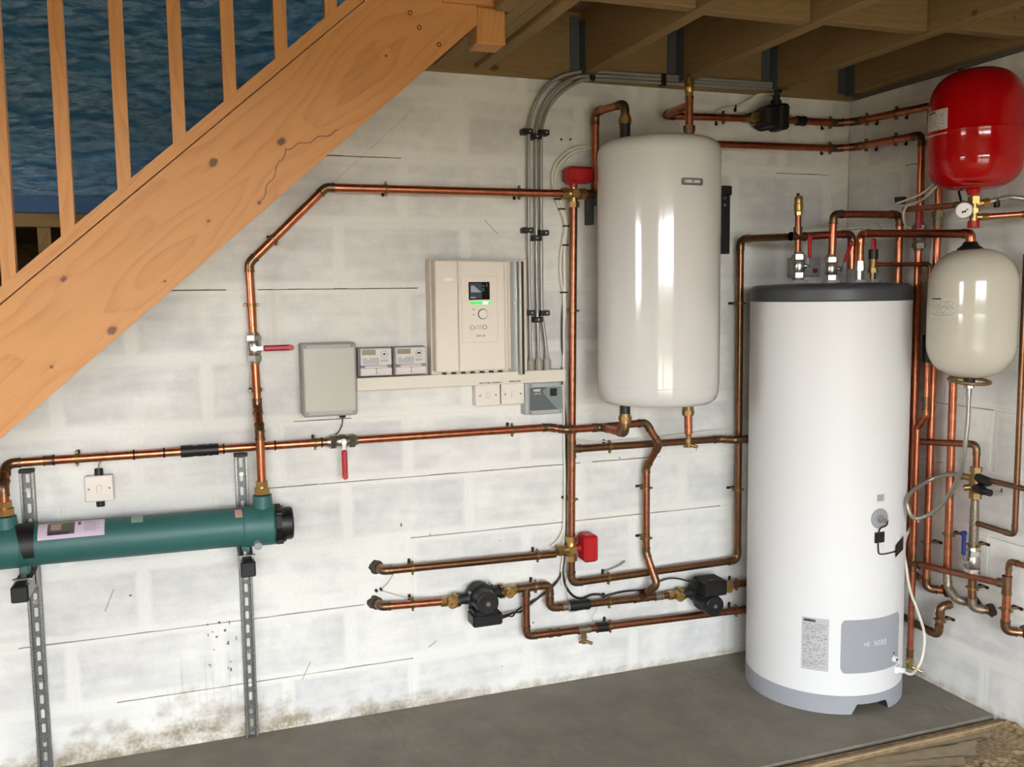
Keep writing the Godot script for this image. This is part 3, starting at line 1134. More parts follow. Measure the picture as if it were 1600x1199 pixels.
func build_stair() -> void:
	# string: 41 degree rake, seen from its outer face
	var z := 0.634
	var p0 := Vector3(-2.0, 0.0, z)
	p0.y = 1.3575 + 0.8748 * (-2.0 + 1.166)
	var p1 := Vector3(0.085, 0.0, z)
	p1.y = 1.3575 + 0.8748 * (0.085 + 1.166)
	var d := (p1 - p0).normalized()
	var b := Basis(d, Vector3(0, 0, 1).cross(d), Vector3(0, 0, 1))
	var wd := 0.2655
	var t := thing("stair_string", "wide sloping pine board with knots, balusters standing on its edge", "stair string", Vector3(-0.9, 1.3, z))
	# both pieces are cut plumb where they meet the newel
	var mid := (p0 + p1) * 0.5
	for pc in [["board", -0.5 * wd, 0.5 * wd - 0.032, 0.618, 0.650, M.pine, -0.016], ["capping", 0.5 * wd - 0.029, 0.5 * wd, 0.617, 0.651, M.pine_b, 0.0]]:
		var mb := MB.new()
		var q := []
		for e in [[-2.0, pc[1]], [0.073, pc[1]], [0.073, pc[2]], [-2.0, pc[2]]]:
			q.append(Vector3(e[0], 1.3575 + 0.8748 * (e[0] + 1.166) + e[1] / d.x, 0))
		var fz := Vector3(0, 0, pc[4])
		var bz := Vector3(0, 0, pc[3])
		var ts := []
		for e in q:
			var w: Vector3 = e - Vector3(mid.x, mid.y, 0)
			ts.append(Vector2(w.dot(d), w.dot(b.y) - pc[6]))
		mb.quad(q[0] + fz, q[1] + fz, q[2] + fz, q[3] + fz, Vector3(0, 0, 1), ts)
		mb.quad(q[0] + bz, q[1] + bz, q[2] + bz, q[3] + bz, Vector3(0, 0, -1), ts)
		var en := [-b.y, Vector3(1, 0, 0), b.y, Vector3(-1, 0, 0)]
		for k in 4:
			var k2 := (k + 1) % 4
			mb.quad(q[k] + bz, q[k2] + bz, q[k2] + fz, q[k] + fz, en[k], [ts[k], ts[k2], ts[k2] + Vector2(0, 0.03), ts[k] + Vector2(0, 0.03)])
		part(t, pc[0], mb, pc[5])
	# four screw heads near the top end and a wooden plug low down
	for q in [[-0.119, 2.280], [-0.094, 2.243], [-0.039, 2.202]]:
		var s := MB.new()
		var p := Vector3(q[0], q[1], z + 0.0165)
		s.ring(p, Vector3(0, 0, 1), 0.0035, 0.007, 0.002, 12)
		part(t, "screw_plug", s, M.plug)
	var bx := [-1.1345, -0.9985, -0.864, -0.7285, -0.600, -0.467, -0.334]
	for k in bx.size():
		var x: float = bx[k]
		var yb := 1.3575 + 0.8748 * (x + 1.166) + 0.5 * wd / d.x
		var o := thing("baluster", "square pine baluster standing on the sloping stair string", "baluster", Vector3(x, yb, z), "stair balusters in front of the blue membrane")
		var bm := MB.new()
		var h := 0.0162
		# foot cut to the rake
		var fl := 0.8748 * h
		var tp := yb + 0.82
		var q := [Vector3(x - h, yb - fl, z - h), Vector3(x + h, yb + fl, z - h), Vector3(x + h, yb + fl, z + h), Vector3(x - h, yb - fl, z + h)]
		var u := [Vector3(x - h, tp, z - h), Vector3(x + h, tp, z - h), Vector3(x + h, tp, z + h), Vector3(x - h, tp, z + h)]
		var nn := [Vector3(0, 0, -1), Vector3(1, 0, 0), Vector3(0, 0, 1), Vector3(-1, 0, 0)]
		for e in 4:
			var e2 := (e + 1) % 4
			var tv := 0.05 + 0.04 * e + 0.09 * k
			bm.quad(q[e], q[e2], u[e2], u[e], nn[e], [Vector2(0, tv), Vector2(0, tv + 0.032), Vector2(0.82, tv + 0.032), Vector2(0.82, tv)])
		bm.quad(u[0], u[1], u[2], u[3], Vector3.UP)
		part(o, "spindle", bm, [M.pine_b, M.pine_c, M.pine][k % 3])
	var nw := thing("newel_post", "square pine newel end hanging below the joists at the string's top", "newel post", Vector3(0.115, 2.21, 0.6))
	var nb := MB.new()
	nb.box(Vector3(0.1155, 2.2645, 0.607), Vector3(0.084, 0.100, 0.09), 0.004)
	part(nw, "post_end", nb, M.pine_c)
	var ns := thing("landing_nosing", "narrow pine strip capping the newel under the floor edge", "nosing", Vector3(0.05, 2.3, 0.62))
	var nsb := MB.new()
	nsb.box(Vector3(0.066, 2.3265, 0.61), Vector3(0.19, 0.022, 0.110), 0.003)
	part(ns, "strip", nsb, M.pine_b)


# ------------------------------------------------------------------ vessels
func vessel_profile(r: float, y0: float, y1: float, dome: float, sh: float) -> Array:
	# straight side with rounded shoulders and shallow domed ends
	var out := []
	for k in 13:
		var a := PI * 0.5 * k / 12.0
		out.append(Vector2(maxf(0.0005, r * sin(a) if sh <= 0.0 else (r - sh) * minf(1.0, sin(a) * 1.0) + sh * sin(a)), y0 + dome * (1.0 - cos(a))))
	for k in 13:
		var a := PI * 0.5 * (1.0 - k / 12.0)
		out.append(Vector2(maxf(0.0005, r * sin(a)), y1 - dome * (1.0 - cos(a))))
	return out


func build_hanging_tank() -> void:
	var c := Vector3(0.853, 0, 0.283)
	var r := 0.2154
	var t := thing("buffer_tank", "glossy white cylindrical tank hung on the wall above the pipes", "tank", Vector3(c.x, 1.10, c.z))
	var mb := MB.new()
	var pr := [Vector2(0.001, 1.118), Vector2(0.17, 1.118), Vector2(0.190, 1.122), Vector2(0.205, 1.136), Vector2(0.2125, 1.158), Vector2(r - 0.0015, 1.183), Vector2(r - 0.003, 1.1845), Vector2(r, 1.187)]
	pr += [Vector2(r, 1.5), Vector2(r, 1.985)]
	for k in range(1, 9):
		var a := PI * 0.5 * k / 8.0
		pr.append(Vector2(r - 0.042 * (1.0 - cos(a)), 1.985 + 0.05 * sin(a)))
	pr += [Vector2(0.10, 2.040), Vector2(0.001, 2.041)]
	mb.lathe(pr, c, Vector3.UP, 72)
	part(t, "shell", mb, M.tank)
	var lid := MB.new()
	lid.ring(c + Vector3(0, 1.985, 0), Vector3.UP, r - 0.001, r + 0.0012, 0.003, 64)
	part(t, "top_seam", lid, M.tank)
	var lb := MB.new()
	lb.sheet(c, r, -9.0, 13.3, 1.861, 1.885, 0.001, 0.002, 12)
	var l := part(t, "badge", lb, M.label_grey, "grey name badge")
	var a := deg_to_rad(1.5)
	words(l, "NIBE UKV", c + Vector3(sin(a) * (r + 0.0022), 1.873, cos(a) * (r + 0.0022)), 0.0095, M.ink_white, a)
	# bracket on the wall seen beside the tank
	var br := MB.new()
	br.box(Vector3(0.707, 1.815, 0.02), Vector3(0.022, 0.10, 0.04), 0.002)
	br.box(Vector3(0.853, 1.86, 0.035), Vector3(0.28, 0.04, 0.07), 0.002)
	part(t, "wall_bracket", br, M.hanger)
	# stubs: two on top, two below
	for s in [[0.722, 2.03, 2.092, "b"], [0.975, 2.03, 2.078, "c"], [0.722, 1.082, 1.12, "b"], [0.975, 1.092, 1.12, "c"]]:
		var st := MB.new()
		st.cyl(Vector3(s[0], s[1], c.z), Vector3(s[0], s[2], c.z), 0.0185, 0.0185, 20)
		part(t, "port", st, M.black if s[3] == "b" else M.brass_dull)

	t = thing("black_bar", "upright black bar on the wall at the hanging tank's right", "bar", Vector3(1.287, 1.66, 0))
	var sp := MB.new()
	sp.box(Vector3(1.287, 1.790, 0.030), Vector3(0.036, 0.262, 0.030), 0.003)
	sp.box(Vector3(1.289, 1.905, 0.032), Vector3(0.044, 0.036, 0.034), 0.004)
	part(t, "bar", sp, M.black_soft)
	for y in [1.874, 1.848]:
		var sc := MB.new()
		sc.cyl(Vector3(1.279, y, 0.045), Vector3(1.279, y, 0.0475), 0.005, 0.0045, 10)
		part(t, "screw", sc, M.chrome)
	var bk := MB.new()
	bk.box(Vector3(1.287, 1.80, 0.008), Vector3(0.022, 0.12, 0.016), 0.002)
	part(t, "wall_strip", bk, M.dark_steel)

	t = thing("drain_stub", "short copper stub with drain cock under the hanging tank's right port", "pipe", Vector3(0.978, 0.95, c.z))
	var un := MB.new()
	un.cyl(Vector3(0.978, 1.062, c.z), Vector3(0.977, 1.096, c.z), 0.0195, 0.0205, 20)
	un.hexa(Vector3(0.978, 1.066, c.z), Vector3(0.977, 1.082, c.z), 0.022)
	part(t, "union", un, M.brass_dull)
	var cs := MB.new()
	cs.cyl(Vector3(0.980, 0.995, c.z), Vector3(0.978, 1.066, c.z), 0.0150, 0.0150, 20)
	cs.cyl(Vector3(0.980, 0.988, c.z), Vector3(0.980, 1.000, c.z), 0.010, 0.0155, 20)
	part(t, "tube", cs, M.copper)
	drain_cock(t, Vector3(0.980, 0.990, c.z), Vector3(0, -1, 0), M.brass_dull)


func build_cylinder() -> void:
	var c := Vector3(1.5324, 0, 0.3595)
	var r := 0.2862
	var t := thing("hot_water_cylinder", "tall white hot water cylinder with grey lid standing on the floor", "water cylinder", c)
	var mb := MB.new()
	mb.lathe([Vector2(r - 0.03, 0.066), Vector2(r, 0.067), Vector2(r, 0.5), Vector2(r, 1.0), Vector2(r, 1.474)], c, Vector3.UP, 96)
	part(t, "jacket", mb, M.tank_white)
	var ld := MB.new()
	var pr := [Vector2(r - 0.004, 1.470), Vector2(r + 0.002, 1.472), Vector2(r + 0.003, 1.478), Vector2(r + 0.002, 1.500)]
	for k in range(0, 9):
		var a := PI * 0.5 * k / 8.0
		pr.append(Vector2(r + 0.002 - 0.03 * (1.0 - cos(a)), 1.508 + 0.024 * sin(a)))
	pr += [Vector2(0.15, 1.537), Vector2(0.001, 1.538)]
	ld.lathe(pr, c, Vector3.UP, 96)
	part(t, "lid", ld, M.tank_grey, "grey plastic lid")
	# plinth ring with a cut-out at the front
	var b := MB.new()
	var seg := 180
	for k in seg:
		var a0 := -180.0 + 360.0 * k / seg
		var a1 := -180.0 + 360.0 * (k + 1) / seg
		var q := []
		for a in [a0, a1]:
			var y := 0.0
			if a > -17.0 and a < 14.5:
				y = 0.036 * smoothstep(-17.0, -15.0, a) * (1.0 - smoothstep(11.0, 14.5, a))
			q.append([Vector3(sin(deg_to_rad(a)), 0, cos(deg_to_rad(a))), y])
		var n0: Vector3 = q[0][0]
		var n1: Vector3 = q[1][0]
		var y0 := Vector3(0, q[0][1], 0)
		var y1 := Vector3(0, q[1][1], 0)
		var up := Vector3(0, 0.068, 0)
		var ro := r + 0.0015
		b.quad(c + n0 * ro + y0, c + n1 * ro + y1, c + n1 * ro + up, c + n0 * ro + up, (n0 + n1).normalized())
		b.quad(c + n0 * (ro - 0.04) + y0, c + n1 * (ro - 0.04) + y1, c + n1 * ro + y1, c + n0 * ro + y0, Vector3.DOWN)
		b.quad(c + n0 * (ro - 0.04) + y0, c + n1 * (ro - 0.04) + y1, c + n1 * (ro - 0.04) + up, c + n0 * (ro - 0.04) + up, -(n0 + n1).normalized())
		b.quad(c + n0 * (ro - 0.04) + up, c + n1 * (ro - 0.04) + up, c + n1 * ro + up, c + n0 * ro + up, Vector3.UP)
	part(t, "plinth", b, M.base_grey, "pale grey plinth ring with a cut-out")
	var dl := MB.new()
	dl.sheet(c, r, -53.4, -34.7, 0.155, 0.347, 0.0008)
	var d := part(t, "data_plate", dl, M.data_label, "grey printed data sticker")
	var aa := deg_to_rad(-49.0)
	words(d, "NIBE", c + Vector3(sin(aa), 0, cos(aa)) * (r + 0.002) + Vector3(0, 0.338, 0), 0.008, M.ink, aa)
	var pn := MB.new()
	pn.sheet(c, r, -26.5, 26.0, 0.152, 0.347, 0.003, 0.018, 40)
	var p := part(t, "access_panel", pn, M.panel_grey, "grey access panel with rounded corners")
	aa = deg_to_rad(3.5)
	words(p, "NIBE", c + Vector3(sin(aa), 0, cos(aa)) * (r + 0.004) + Vector3(0, 0.257, 0), 0.019, M.ink_silver, aa)
	for k in 3:
		var dm := MB.new()
		var da := deg_to_rad(-6.5 - 1.6 * k)
		var dn := Vector3(sin(da), 0, cos(da))
		dm.box(c + dn * (r + 0.0035) + Vector3(0, 0.257, 0), Vector3(0.004, 0.016 - 0.004 * k, 0.0015), 0.0, Basis(Vector3.UP, da))
		part(p, "emblem_bar", dm, M.ink_silver)
	var kn := MB.new()
	var an := deg_to_rad(18.9)
	var nn := Vector3(sin(an), 0, cos(an))
	var kp := c + nn * (r + 0.003) + Vector3(0, 0.179, 0)
	kn.cyl(kp, kp + nn * 0.012, 0.011, 0.010, 20)
	part(p, "knob", kn, M.ink_white)
	var kd := MB.new()
	kd.cyl(kp + nn * 0.012, kp + nn * 0.014, 0.005, 0.005, 12)
	kd.box(kp + Vector3(0, 0.021, 0), Vector3(0.012, 0.004, 0.003), 0.0, Basis(Vector3.UP, an))
	part(p, "knob_screw", kd, M.ink)
	var gl := MB.new()
	an = deg_to_rad(25.0)
	nn = Vector3(sin(an), 0, cos(an))
	var gp := c + nn * r + Vector3(0, 0.131, 0)
	gl.box(gp + nn * 0.006, Vector3(0.03, 0.026, 0.016), 0.002, Basis(Vector3.UP, an))
	gl.cyl(gp + nn * 0.012, gp + nn * 0.03, 0.011, 0.009, 14)
	part(t, "cable_gland", gl, M.ink_white)
	# thermostat rosette, small sticker, sensor lead and tape
	an = deg_to_rad(0.3)
	nn = Vector3(sin(an), 0, cos(an))
	var rp := c + nn * (r + 0.0005) + Vector3(0, 0.709, 0)
	var rs := MB.new()
	rs.lathe([Vector2(0.036, -0.004), Vector2(0.036, 0.002), Vector2(0.032, 0.005), Vector2(0.024, 0.0055), Vector2(0.022, 0.003), Vector2(0.017, 0.003)], rp, nn, 32)
	rs.cyl(rp - nn * 0.004, rp + nn * 0.0035, 0.018, 0.018, 24)
	var ro2 := part(t, "rosette", rs, M.panel_grey, "grey plastic rosette round the sensor pocket")
	var rb := MB.new()
	rb.hexa(rp, rp + nn * 0.016, 0.013)
	rb.cyl(rp + nn * 0.014, rp + nn * 0.034 + Vector3(0.004, -0.004, 0), 0.008, 0.007, 14)
	part(ro2, "pocket_nut", rb, M.chrome)
	var st := MB.new()
	st.sheet(c, r, -2.2, 4.0, 0.770, 0.795, 0.0008, 0.0, 4)
	part(t, "sticker", st, M.tag_label)
	var ld2 := [rp + nn * 0.034 + Vector3(0.004, -0.004, 0)]
	ld2 += [c + Vector3(0.004, 0.69, r + 0.03), c + Vector3(-0.004, 0.668, r + 0.006), c + Vector3(-0.004, 0.60, r + 0.004), c + Vector3(0.010, 0.580, r + 0.004), c + Vector3(0.09, 0.578, 0.276)]
	cable(t, ld2, 0.0028, M.cable_black, "sensor_lead")
	var tp := MB.new()
	tp.sheet(c, r, -3.6, 4.6, 0.622, 0.660, 0.004, 0.0, 6)
	part(t, "tape_patch", tp, M.black_tape)
	var tp2 := MB.new()
	var t0 := c + Vector3(sin(0.30), 0, cos(0.30)) * (r + 0.004)
	var t1 := c + Vector3(sin(0.50), 0, cos(0.50)) * (r + 0.005)
	tp2.quad(t0 + Vector3(0, 0.556, 0), t1 + Vector3(0, 0.574, 0), t1 + Vector3(0, 0.624, 0), t0 + Vector3(0, 0.600, 0), Vector3(0.4, 0, 0.9).normalized())
	part(t, "tape_patch", tp2, M.black_tape)
	# white flanges of the four ports on the lid
	for s in [1.399, 1.536, 1.668, 1.728]:
		var fl := MB.new()
		fl.cyl(Vector3(s, 1.53, c.z), Vector3(s, 1.549, c.z), 0.034, 0.030, 24)
		part(t, "port_flange", fl, M.panel_grey)


func build_vessels() -> void:
	var c := Vector3(1.696, 0, 0.8485)
	var r := 0.1452
	var t := thing("expansion_vessel", "glossy red expansion vessel on the right wall near the ceiling", "expansion vessel", Vector3(c.x, 1.82, c.z))
	var pr := []
	for k in 15:
		var a := PI * 0.5 * k / 14.0
		pr.append(Vector2(maxf(0.0005, r * pow(sin(a), 0.72)), 1.829 + 0.095 * pow(1.0 - cos(a), 1.15)))
	pr += [Vector2(r, 1.97), Vector2(r + 0.0005, 2.001), Vector2(r + 0.0035, 2.004), Vector2(r + 0.0035, 2.012), Vector2(r, 2.016), Vector2(r, 2.06)]
	for k in range(1, 15):
		var a := PI * 0.5 * (1.0 - k / 14.0)
		pr.append(Vector2(maxf(0.0005, r * pow(sin(a), 0.72)), 2.211 - 0.135 * pow(1.0 - cos(a), 1.1)))
	var mb := MB.new()
	mb.lathe(pr, c, Vector3.UP, 72)
	part(t, "shell", mb, M.red_paint)
	var lb := MB.new()
	lb.sheet(c, r + 0.001, -118.0, -80.0, 1.999, 2.078, 0.0012, 0.0, 16)
	part(t, "label_sticker", lb, M.vessel_label, "printed sticker")
	var br := MB.new()
	br.box(Vector3(XR - 0.03, 2.03, c.z), Vector3(0.06, 0.05, 0.10), 0.003)
	part(t, "wall_bracket", br, M.dark_steel)
	var vc := MB.new()
	vc.cyl(Vector3(1.65, 2.19, 0.82), Vector3(1.65, 2.216, 0.82), 0.006, 0.005, 10)
	part(t, "air_valve", vc, M.black)
	var nk := MB.new()
	nk.cyl(Vector3(c.x, 1.812, c.z), Vector3(c.x, 1.834, c.z), 0.017, 0.024, 16)
	part(t, "neck", nk, M.red_paint)

	c = Vector3(1.7015, 0, 0.854)
	r = 0.1353
	t = thing("expansion_vessel", "cream white expansion vessel with black print under the red vessel", "expansion vessel", Vector3(c.x, 1.21, c.z))
	pr = []
	for k in 15:
		var a := PI * 0.5 * k / 14.0
		pr.append(Vector2(maxf(0.0005, r * pow(sin(a), 0.85)), 1.216 + 0.115 * pow(1.0 - cos(a), 1.1)))
	pr += [Vector2(r, 1.38), Vector2(r + 0.0005, 1.4285), Vector2(r - 0.001, 1.430), Vector2(r + 0.0005, 1.4315), Vector2(r, 1.48)]
	for k in range(1, 15):
		var a := PI * 0.5 * (1.0 - k / 14.0)
		pr.append(Vector2(maxf(0.0005, r * pow(sin(a), 0.85)), 1.641 - 0.125 * pow(1.0 - cos(a), 1.1)))
	mb = MB.new()
	mb.lathe(pr, c, Vector3.UP, 72)
	part(t, "shell", mb, M.cream_paint)
	lb = MB.new()
	lb.sheet(c, r, -109.0, -66.0, 1.419, 1.484, 0.0008, 0.0, 16)
	part(t, "printed_panel", lb, M.clear_label, "black small print")
	var cp := MB.new()
	cp.lathe([Vector2(0.001, 1.628), Vector2(0.040, 1.628), Vector2(0.040, 1.640), Vector2(0.026, 1.650), Vector2(0.02, 1.662), Vector2(0.001, 1.662)], c + Vector3(-0.016, 0, 0), Vector3.UP, 28)
	part(t, "top_cap", cp, M.black)
	# wire foot ring and the nut of the hose
	var ft := []
	for k in 41:
		var a := TAU * k / 40.0
		ft.append(c + Vector3(cos(a) * 0.062, 1.206 - 0.006 * sin(a), sin(a) * 0.062))
	var fm := MB.new()
	fm.tube(ft, 0.006, 8, false)
	part(t, "foot_ring", fm, M.brass_dull)
	var nt := MB.new()
	nt.cyl(c + Vector3(0, 1.198, 0), c + Vector3(0, 1.222, 0), 0.018, 0.018, 16)
	part(t, "bottom_port", nt, M.dark_steel)


# ------------------------------------------------------------------ pipework
# a full-bore lever valve set into a pipe: hexagon body along d, spindle along s, grip from the spindle along h
func ball_valve(t: Node3D, p: Vector3, d: Vector3, s: Vector3, h: Vector3, r: float, grip: Material, body: Material, ln := 0.095, off := 0.030) -> void:
	var mb := MB.new()
	mb.lathe([Vector2(r * 1.0, -0.03), Vector2(r * 1.35, -0.026), Vector2(r * 1.6, -0.010), Vector2(r * 1.65, 0.0), Vector2(r * 1.6, 0.010), Vector2(r * 1.35, 0.026), Vector2(r * 1.0, 0.03)], p, d, 20)
	for q in [-1.0, 1.0]:
		mb.hexa(p + d * q * 0.024, p + d * q * 0.042, r * 1.75)
		mb.cyl(p + d * q * 0.042, p + d * q * 0.052, r * 1.35, r * 1.2, 16)
	mb.cyl(p + s * r * 1.3, p + s * off, 0.008, 0.008, 14)
	mb.hexa(p + s * (off - 0.002), p + s * (off + 0.008), 0.009)
	var o := part(t, "ball_valve", mb, body, "chromed lever valve")
	var st := MB.new()
	var side := s.cross(h).normalized()
	var bs := Basis(h, s, side) if s.cross(h).dot(side) > 0.0 else Basis(h, s, -side)
	st.box(p + s * (off + 0.002) + h * 0.012, Vector3(0.05, 0.003, 0.014), 0.001, bs)
	part(o, "lever", st, M.steel)
	var gp := MB.new()
	var a := p + s * (off + 0.004) + h * 0.026
	var b := p + s * (off + 0.006) + h * ln
	gp.box((a + b) * 0.5, Vector3((b - a).length(), 0.012, 0.019), 0.005, Basis(h, s, h.cross(s)))
	gp.cyl(b - s * 0.006, b + s * 0.006, 0.0095, 0.0095, 16)
	part(o, "grip", gp, grip, "coloured plastic grip")


func auto_vent(t: Node3D, p: Vector3, ht: float) -> void:
	var mb := MB.new()
	mb.hexa(p, p + Vector3(0, ht * 0.16, 0), 0.014)
	mb.lathe([Vector2(0.010, ht * 0.14), Vector2(0.016, ht * 0.22), Vector2(0.017, ht * 0.5), Vector2(0.0145, ht * 0.56), Vector2(0.0155, ht * 0.62), Vector2(0.0155, ht * 0.86), Vector2(0.009, ht * 0.93), Vector2(0.001, ht * 0.93)], p, Vector3.UP, 20)
	var o := part(t, "air_vent", mb, M.brass, "brass bottle air vent")
	var cp := MB.new()
	cp.cyl(p + Vector3(-0.003, ht * 0.9, 0), p + Vector3(-0.003, ht * 1.05, 0), 0.005, 0.006, 10)
	cp.box(p + Vector3(0.012, ht * 0.8, 0), Vector3(0.008, 0.014, 0.01), 0.002)
	part(o, "vent_cap", cp, M.black)


func drain_cock(t: Node3D, p: Vector3, d: Vector3, m: Material) -> void:
	var mb := MB.new()
	mb.cyl(p, p + d * 0.02, 0.011, 0.010, 14)
	mb.hexa(p + d * 0.016, p + d * 0.026, 0.012)
	mb.cyl(p + d * 0.024, p + d * 0.046, 0.009, 0.009, 12)
	var sd := Vector3(0.72, -0.1, 0.5).normalized()
	mb.cyl(p + d * 0.034, p + d * 0.040 + sd * 0.034, 0.007, 0.006, 12)
	mb.cyl(p + d * 0.036, p + d * 0.046 - sd * 0.018, 0.005, 0.005, 10)
	part(t, "drain_cock", mb, m)


func build_back_pipes() -> void:
	var r := 0.014
	var wn := Vector3(0, 0, 1)
	var X := Vector3(1, 0, 0)
	var U := Vector3.UP
	# from the teal exchanger's right port up, over the slope and along to the upper motor valve
	var t := thing("copper_pipe", "bright copper pipe bent at two slopes, rising from teal exchanger to red valve head", "pipe", Vector3(-0.52, 0.86, 0.1))
	run(t, [Vector3(-0.521, 0.885, 0.13), Vector3(-0.521, 1.078, 0.13), Vector3(-0.520, 1.150, 0.058), Vector3(-0.528, 1.622, PZ), Vector3(-0.272, 1.8725, PZ), Vector3(0.585, 1.874, PZ)], r, M.copper, M.fitting, 0.035)
	ball_valve(t, Vector3(-0.5225, 1.345, PZ), U, wn, X, 0.0145, M.red_grip, M.chrome, 0.115, 0.03)
	for p in [[-0.069, 1.8728], [0.415, 1.8735]]:
		clip(t, Vector3(p[0], p[1], PZ), X, wn, r)
	for p in [[-0.526, 1.487], [-0.5205, 1.205]]:
		clip(t, Vector3(p[0], p[1], PZ), U, wn, r)
	var sd := Vector3(0.7155, 0.6986, 0).normalized()
	clip(t, Vector3(-0.448, 1.700, PZ), sd, wn, r)
	var un := MB.new()
	un.hexa(Vector3(-0.521, 0.872, 0.13), Vector3(-0.521, 0.892, 0.13), 0.026)
	un.cyl(Vector3(-0.521, 0.890, 0.13), Vector3(-0.521, 0.902, 0.13), 0.018, 0.017, 18)
	un.hexa(Vector3(-0.521, 0.898, 0.13), Vector3(-0.521, 0.914, 0.13), 0.0205)
	part(t, "union", un, M.brass)
	coupling(t, Vector3(-0.521, 1.066, 0.13), U, r, 0.03)

	# the long level pipe, from the exchanger's left port to the hanging tank's lower left port
	t = thing("copper_pipe", "long level copper pipe with black tape and hanging red lever, joining exchanger to hanging tank", "pipe", Vector3(-1.26, 0.9, 0.1))
	run(t, [Vector3(-1.265, 0.885, 0.13), Vector3(-1.265, 0.955, 0.13), Vector3(-1.265, 1.017, 0.066), Vector3(-1.15, 1.0165, PZ), Vector3(0.525, 1.0165, PZ), Vector3(0.572, 1.0105, 0.099), Vector3(0.722, 1.0105, 0.099), Vector3(0.722, 1.0105, 0.283), Vector3(0.722, 1.084, 0.283)], r, M.copper, M.fitting, 0.028)
	ball_valve(t, Vector3(-0.243, 1.0165, PZ), X, wn, Vector3(0, -1, 0), 0.0145, M.red_grip, M.chrome, 0.118, 0.03)
	for x in [-1.07, -0.335, 0.377]:
		clip(t, Vector3(x, 1.0165, PZ), X, wn, r)
	tape(t, Vector3(-0.765, 1.0165, PZ), Vector3(-0.648, 1.0165, PZ), r + 0.004)
	for x in [-1.135, -0.905, -0.815, -0.632, -0.468, -0.313]:
		tie(t, Vector3(x, 1.0165, PZ), X, r)
	var u2 := MB.new()
	u2.hexa(Vector3(-1.265, 0.872, 0.13), Vector3(-1.265, 0.892, 0.13), 0.026)
	u2.hexa(Vector3(-1.265, 0.896, 0.13), Vector3(-1.265, 0.914, 0.13), 0.0205)
	part(t, "union", u2, M.brass)
	var u3 := MB.new()
	u3.cyl(Vector3(0.722, 1.05, 0.283), Vector3(0.722, 1.084, 0.283), 0.0215, 0.0195, 18)
	u3.hexa(Vector3(0.722, 1.060, 0.283), Vector3(0.722, 1.074, 0.283), 0.0235)
	part(t, "union", u3, M.brass_dull)
	tee(t, Vector3(0.722, 1.0105, 0.099), X, Vector3(0, 0, 1), r)

	# branch dropping from that pipe down to the lower pump line, stepping over two level pipes
	t = thing("copper_pipe", "brown copper pipe zigzagging down over two level pipes below the hanging tank", "pipe", Vector3(0.93, 0.5, PZ))
	run(t, [Vector3(0.755, 1.0125, 0.099), Vector3(0.905, 1.0165, 0.098), Vector3(0.957, 0.930, 0.108), Vector3(0.930, 0.835, PZ), Vector3(0.930, 0.495, PZ), Vector3(0.952, 0.378, 0.103), Vector3(0.914, 0.322, 0.060)], r, M.copper_mid, M.fitting, 0.03)
	for y in [0.752, 0.552]:
		clip(t, Vector3(0.930, y, PZ), U, wn, r)

	# riser between the two motor valves with its side branch
	t = thing("copper_pipe", "upright copper pipe joining the two red motor valves, with a level branch behind the cylinder", "pipe", Vector3(0.61, 0.6, PZ))
	run(t, [Vector3(0.628, 1.826, PZ), Vector3(0.6105, 0.590, PZ)], r, M.copper_mid, M.fitting)
	tee(t, Vector3(0.6155, 0.928, PZ), U, X, r)
	run(t, [Vector3(0.62, 0.9275, PZ), Vector3(1.262, 0.9235, PZ), Vector3(1.305, 0.9235, 0.099), Vector3(1.383, 0.9235, 0.099), Vector3(1.43, 0.9235, 0.042), Vector3(1.75, 0.9235, 0.042)], r, M.copper_dull, M.fitting, 0.03)
	for p in [[0.6225, 1.447], [0.613, 0.735]]:
		clip(t, Vector3(p[0], p[1], PZ), U, wn, r)
	clip(t, Vector3(0.772, 0.9265, PZ), X, wn, r)
	coupling(t, Vector3(0.6165, 1.0, PZ), U, r, 0.03)

	# loop from the lower motor valve round the field and up to the cylinder
	t = thing("copper_pipe", "large copper loop from the lower motor valve, up beside the cylinder and over its lid", "pipe", Vector3(1.0, 0.41, PZ))
	run(t, [Vector3(0.6105, 0.507, PZ), Vector3(0.609, 0.411, PZ), Vector3(1.349, 0.418, PZ), Vector3(1.346, 1.717, PZ), Vector3(1.392, 1.708, 0.352)], r, M.copper_dull, M.fitting, 0.03)
	run(t, [Vector3(1.392, 1.708, 0.352), Vector3(1.654, 1.722, 0.330), Vector3(1.654, 1.59, 0.330)], r, M.copper, M.fitting, 0.03)
	for x in [0.765]:
		clip(t, Vector3(x, 0.4125, PZ), X, wn, r)
	for y in [0.71, 1.463]:
		clip(t, Vector3(1.3475, y, PZ), U, wn, r)
	run(t, [Vector3(1.392, 1.80, 0.352), Vector3(1.392, 1.57, 0.352)], 0.011, M.copper_mid, M.fitting)
	tee(t, Vector3(1.392, 1.708, 0.352), Vector3(1, 0, 0), U, r)
	auto_vent(t, Vector3(1.392, 1.785, 0.352), 0.075)
	ball_valve(t, Vector3(1.397, 1.600, 0.352), U, Vector3(0.62, 0, 0.78).normalized(), U, 0.0145, M.red_grip, M.chrome, 0.098, 0.034)

	# two pipes that come out of the wall at the left
	t = thing("copper_pipe", "brown copper pipe from the upper wall hole to the lower motor valve", "pipe", Vector3(0.2, 0.54, PZ))
	run(t, [Vector3(-0.118, 0.544, 0.006), Vector3(-0.118, 0.544, PZ), Vector3(0.545, 0.532, PZ)], r, M.copper_dull, M.fitting, 0.026)
	for p in [[-0.008, 0.5425], [0.472, 0.5335]]:
		clip(t, Vector3(p[0], p[1], PZ), X, wn, r)

	t = thing("copper_pipe", "short copper pipe from the lower wall hole to the left pump", "pipe", Vector3(0.0, 0.41, PZ))
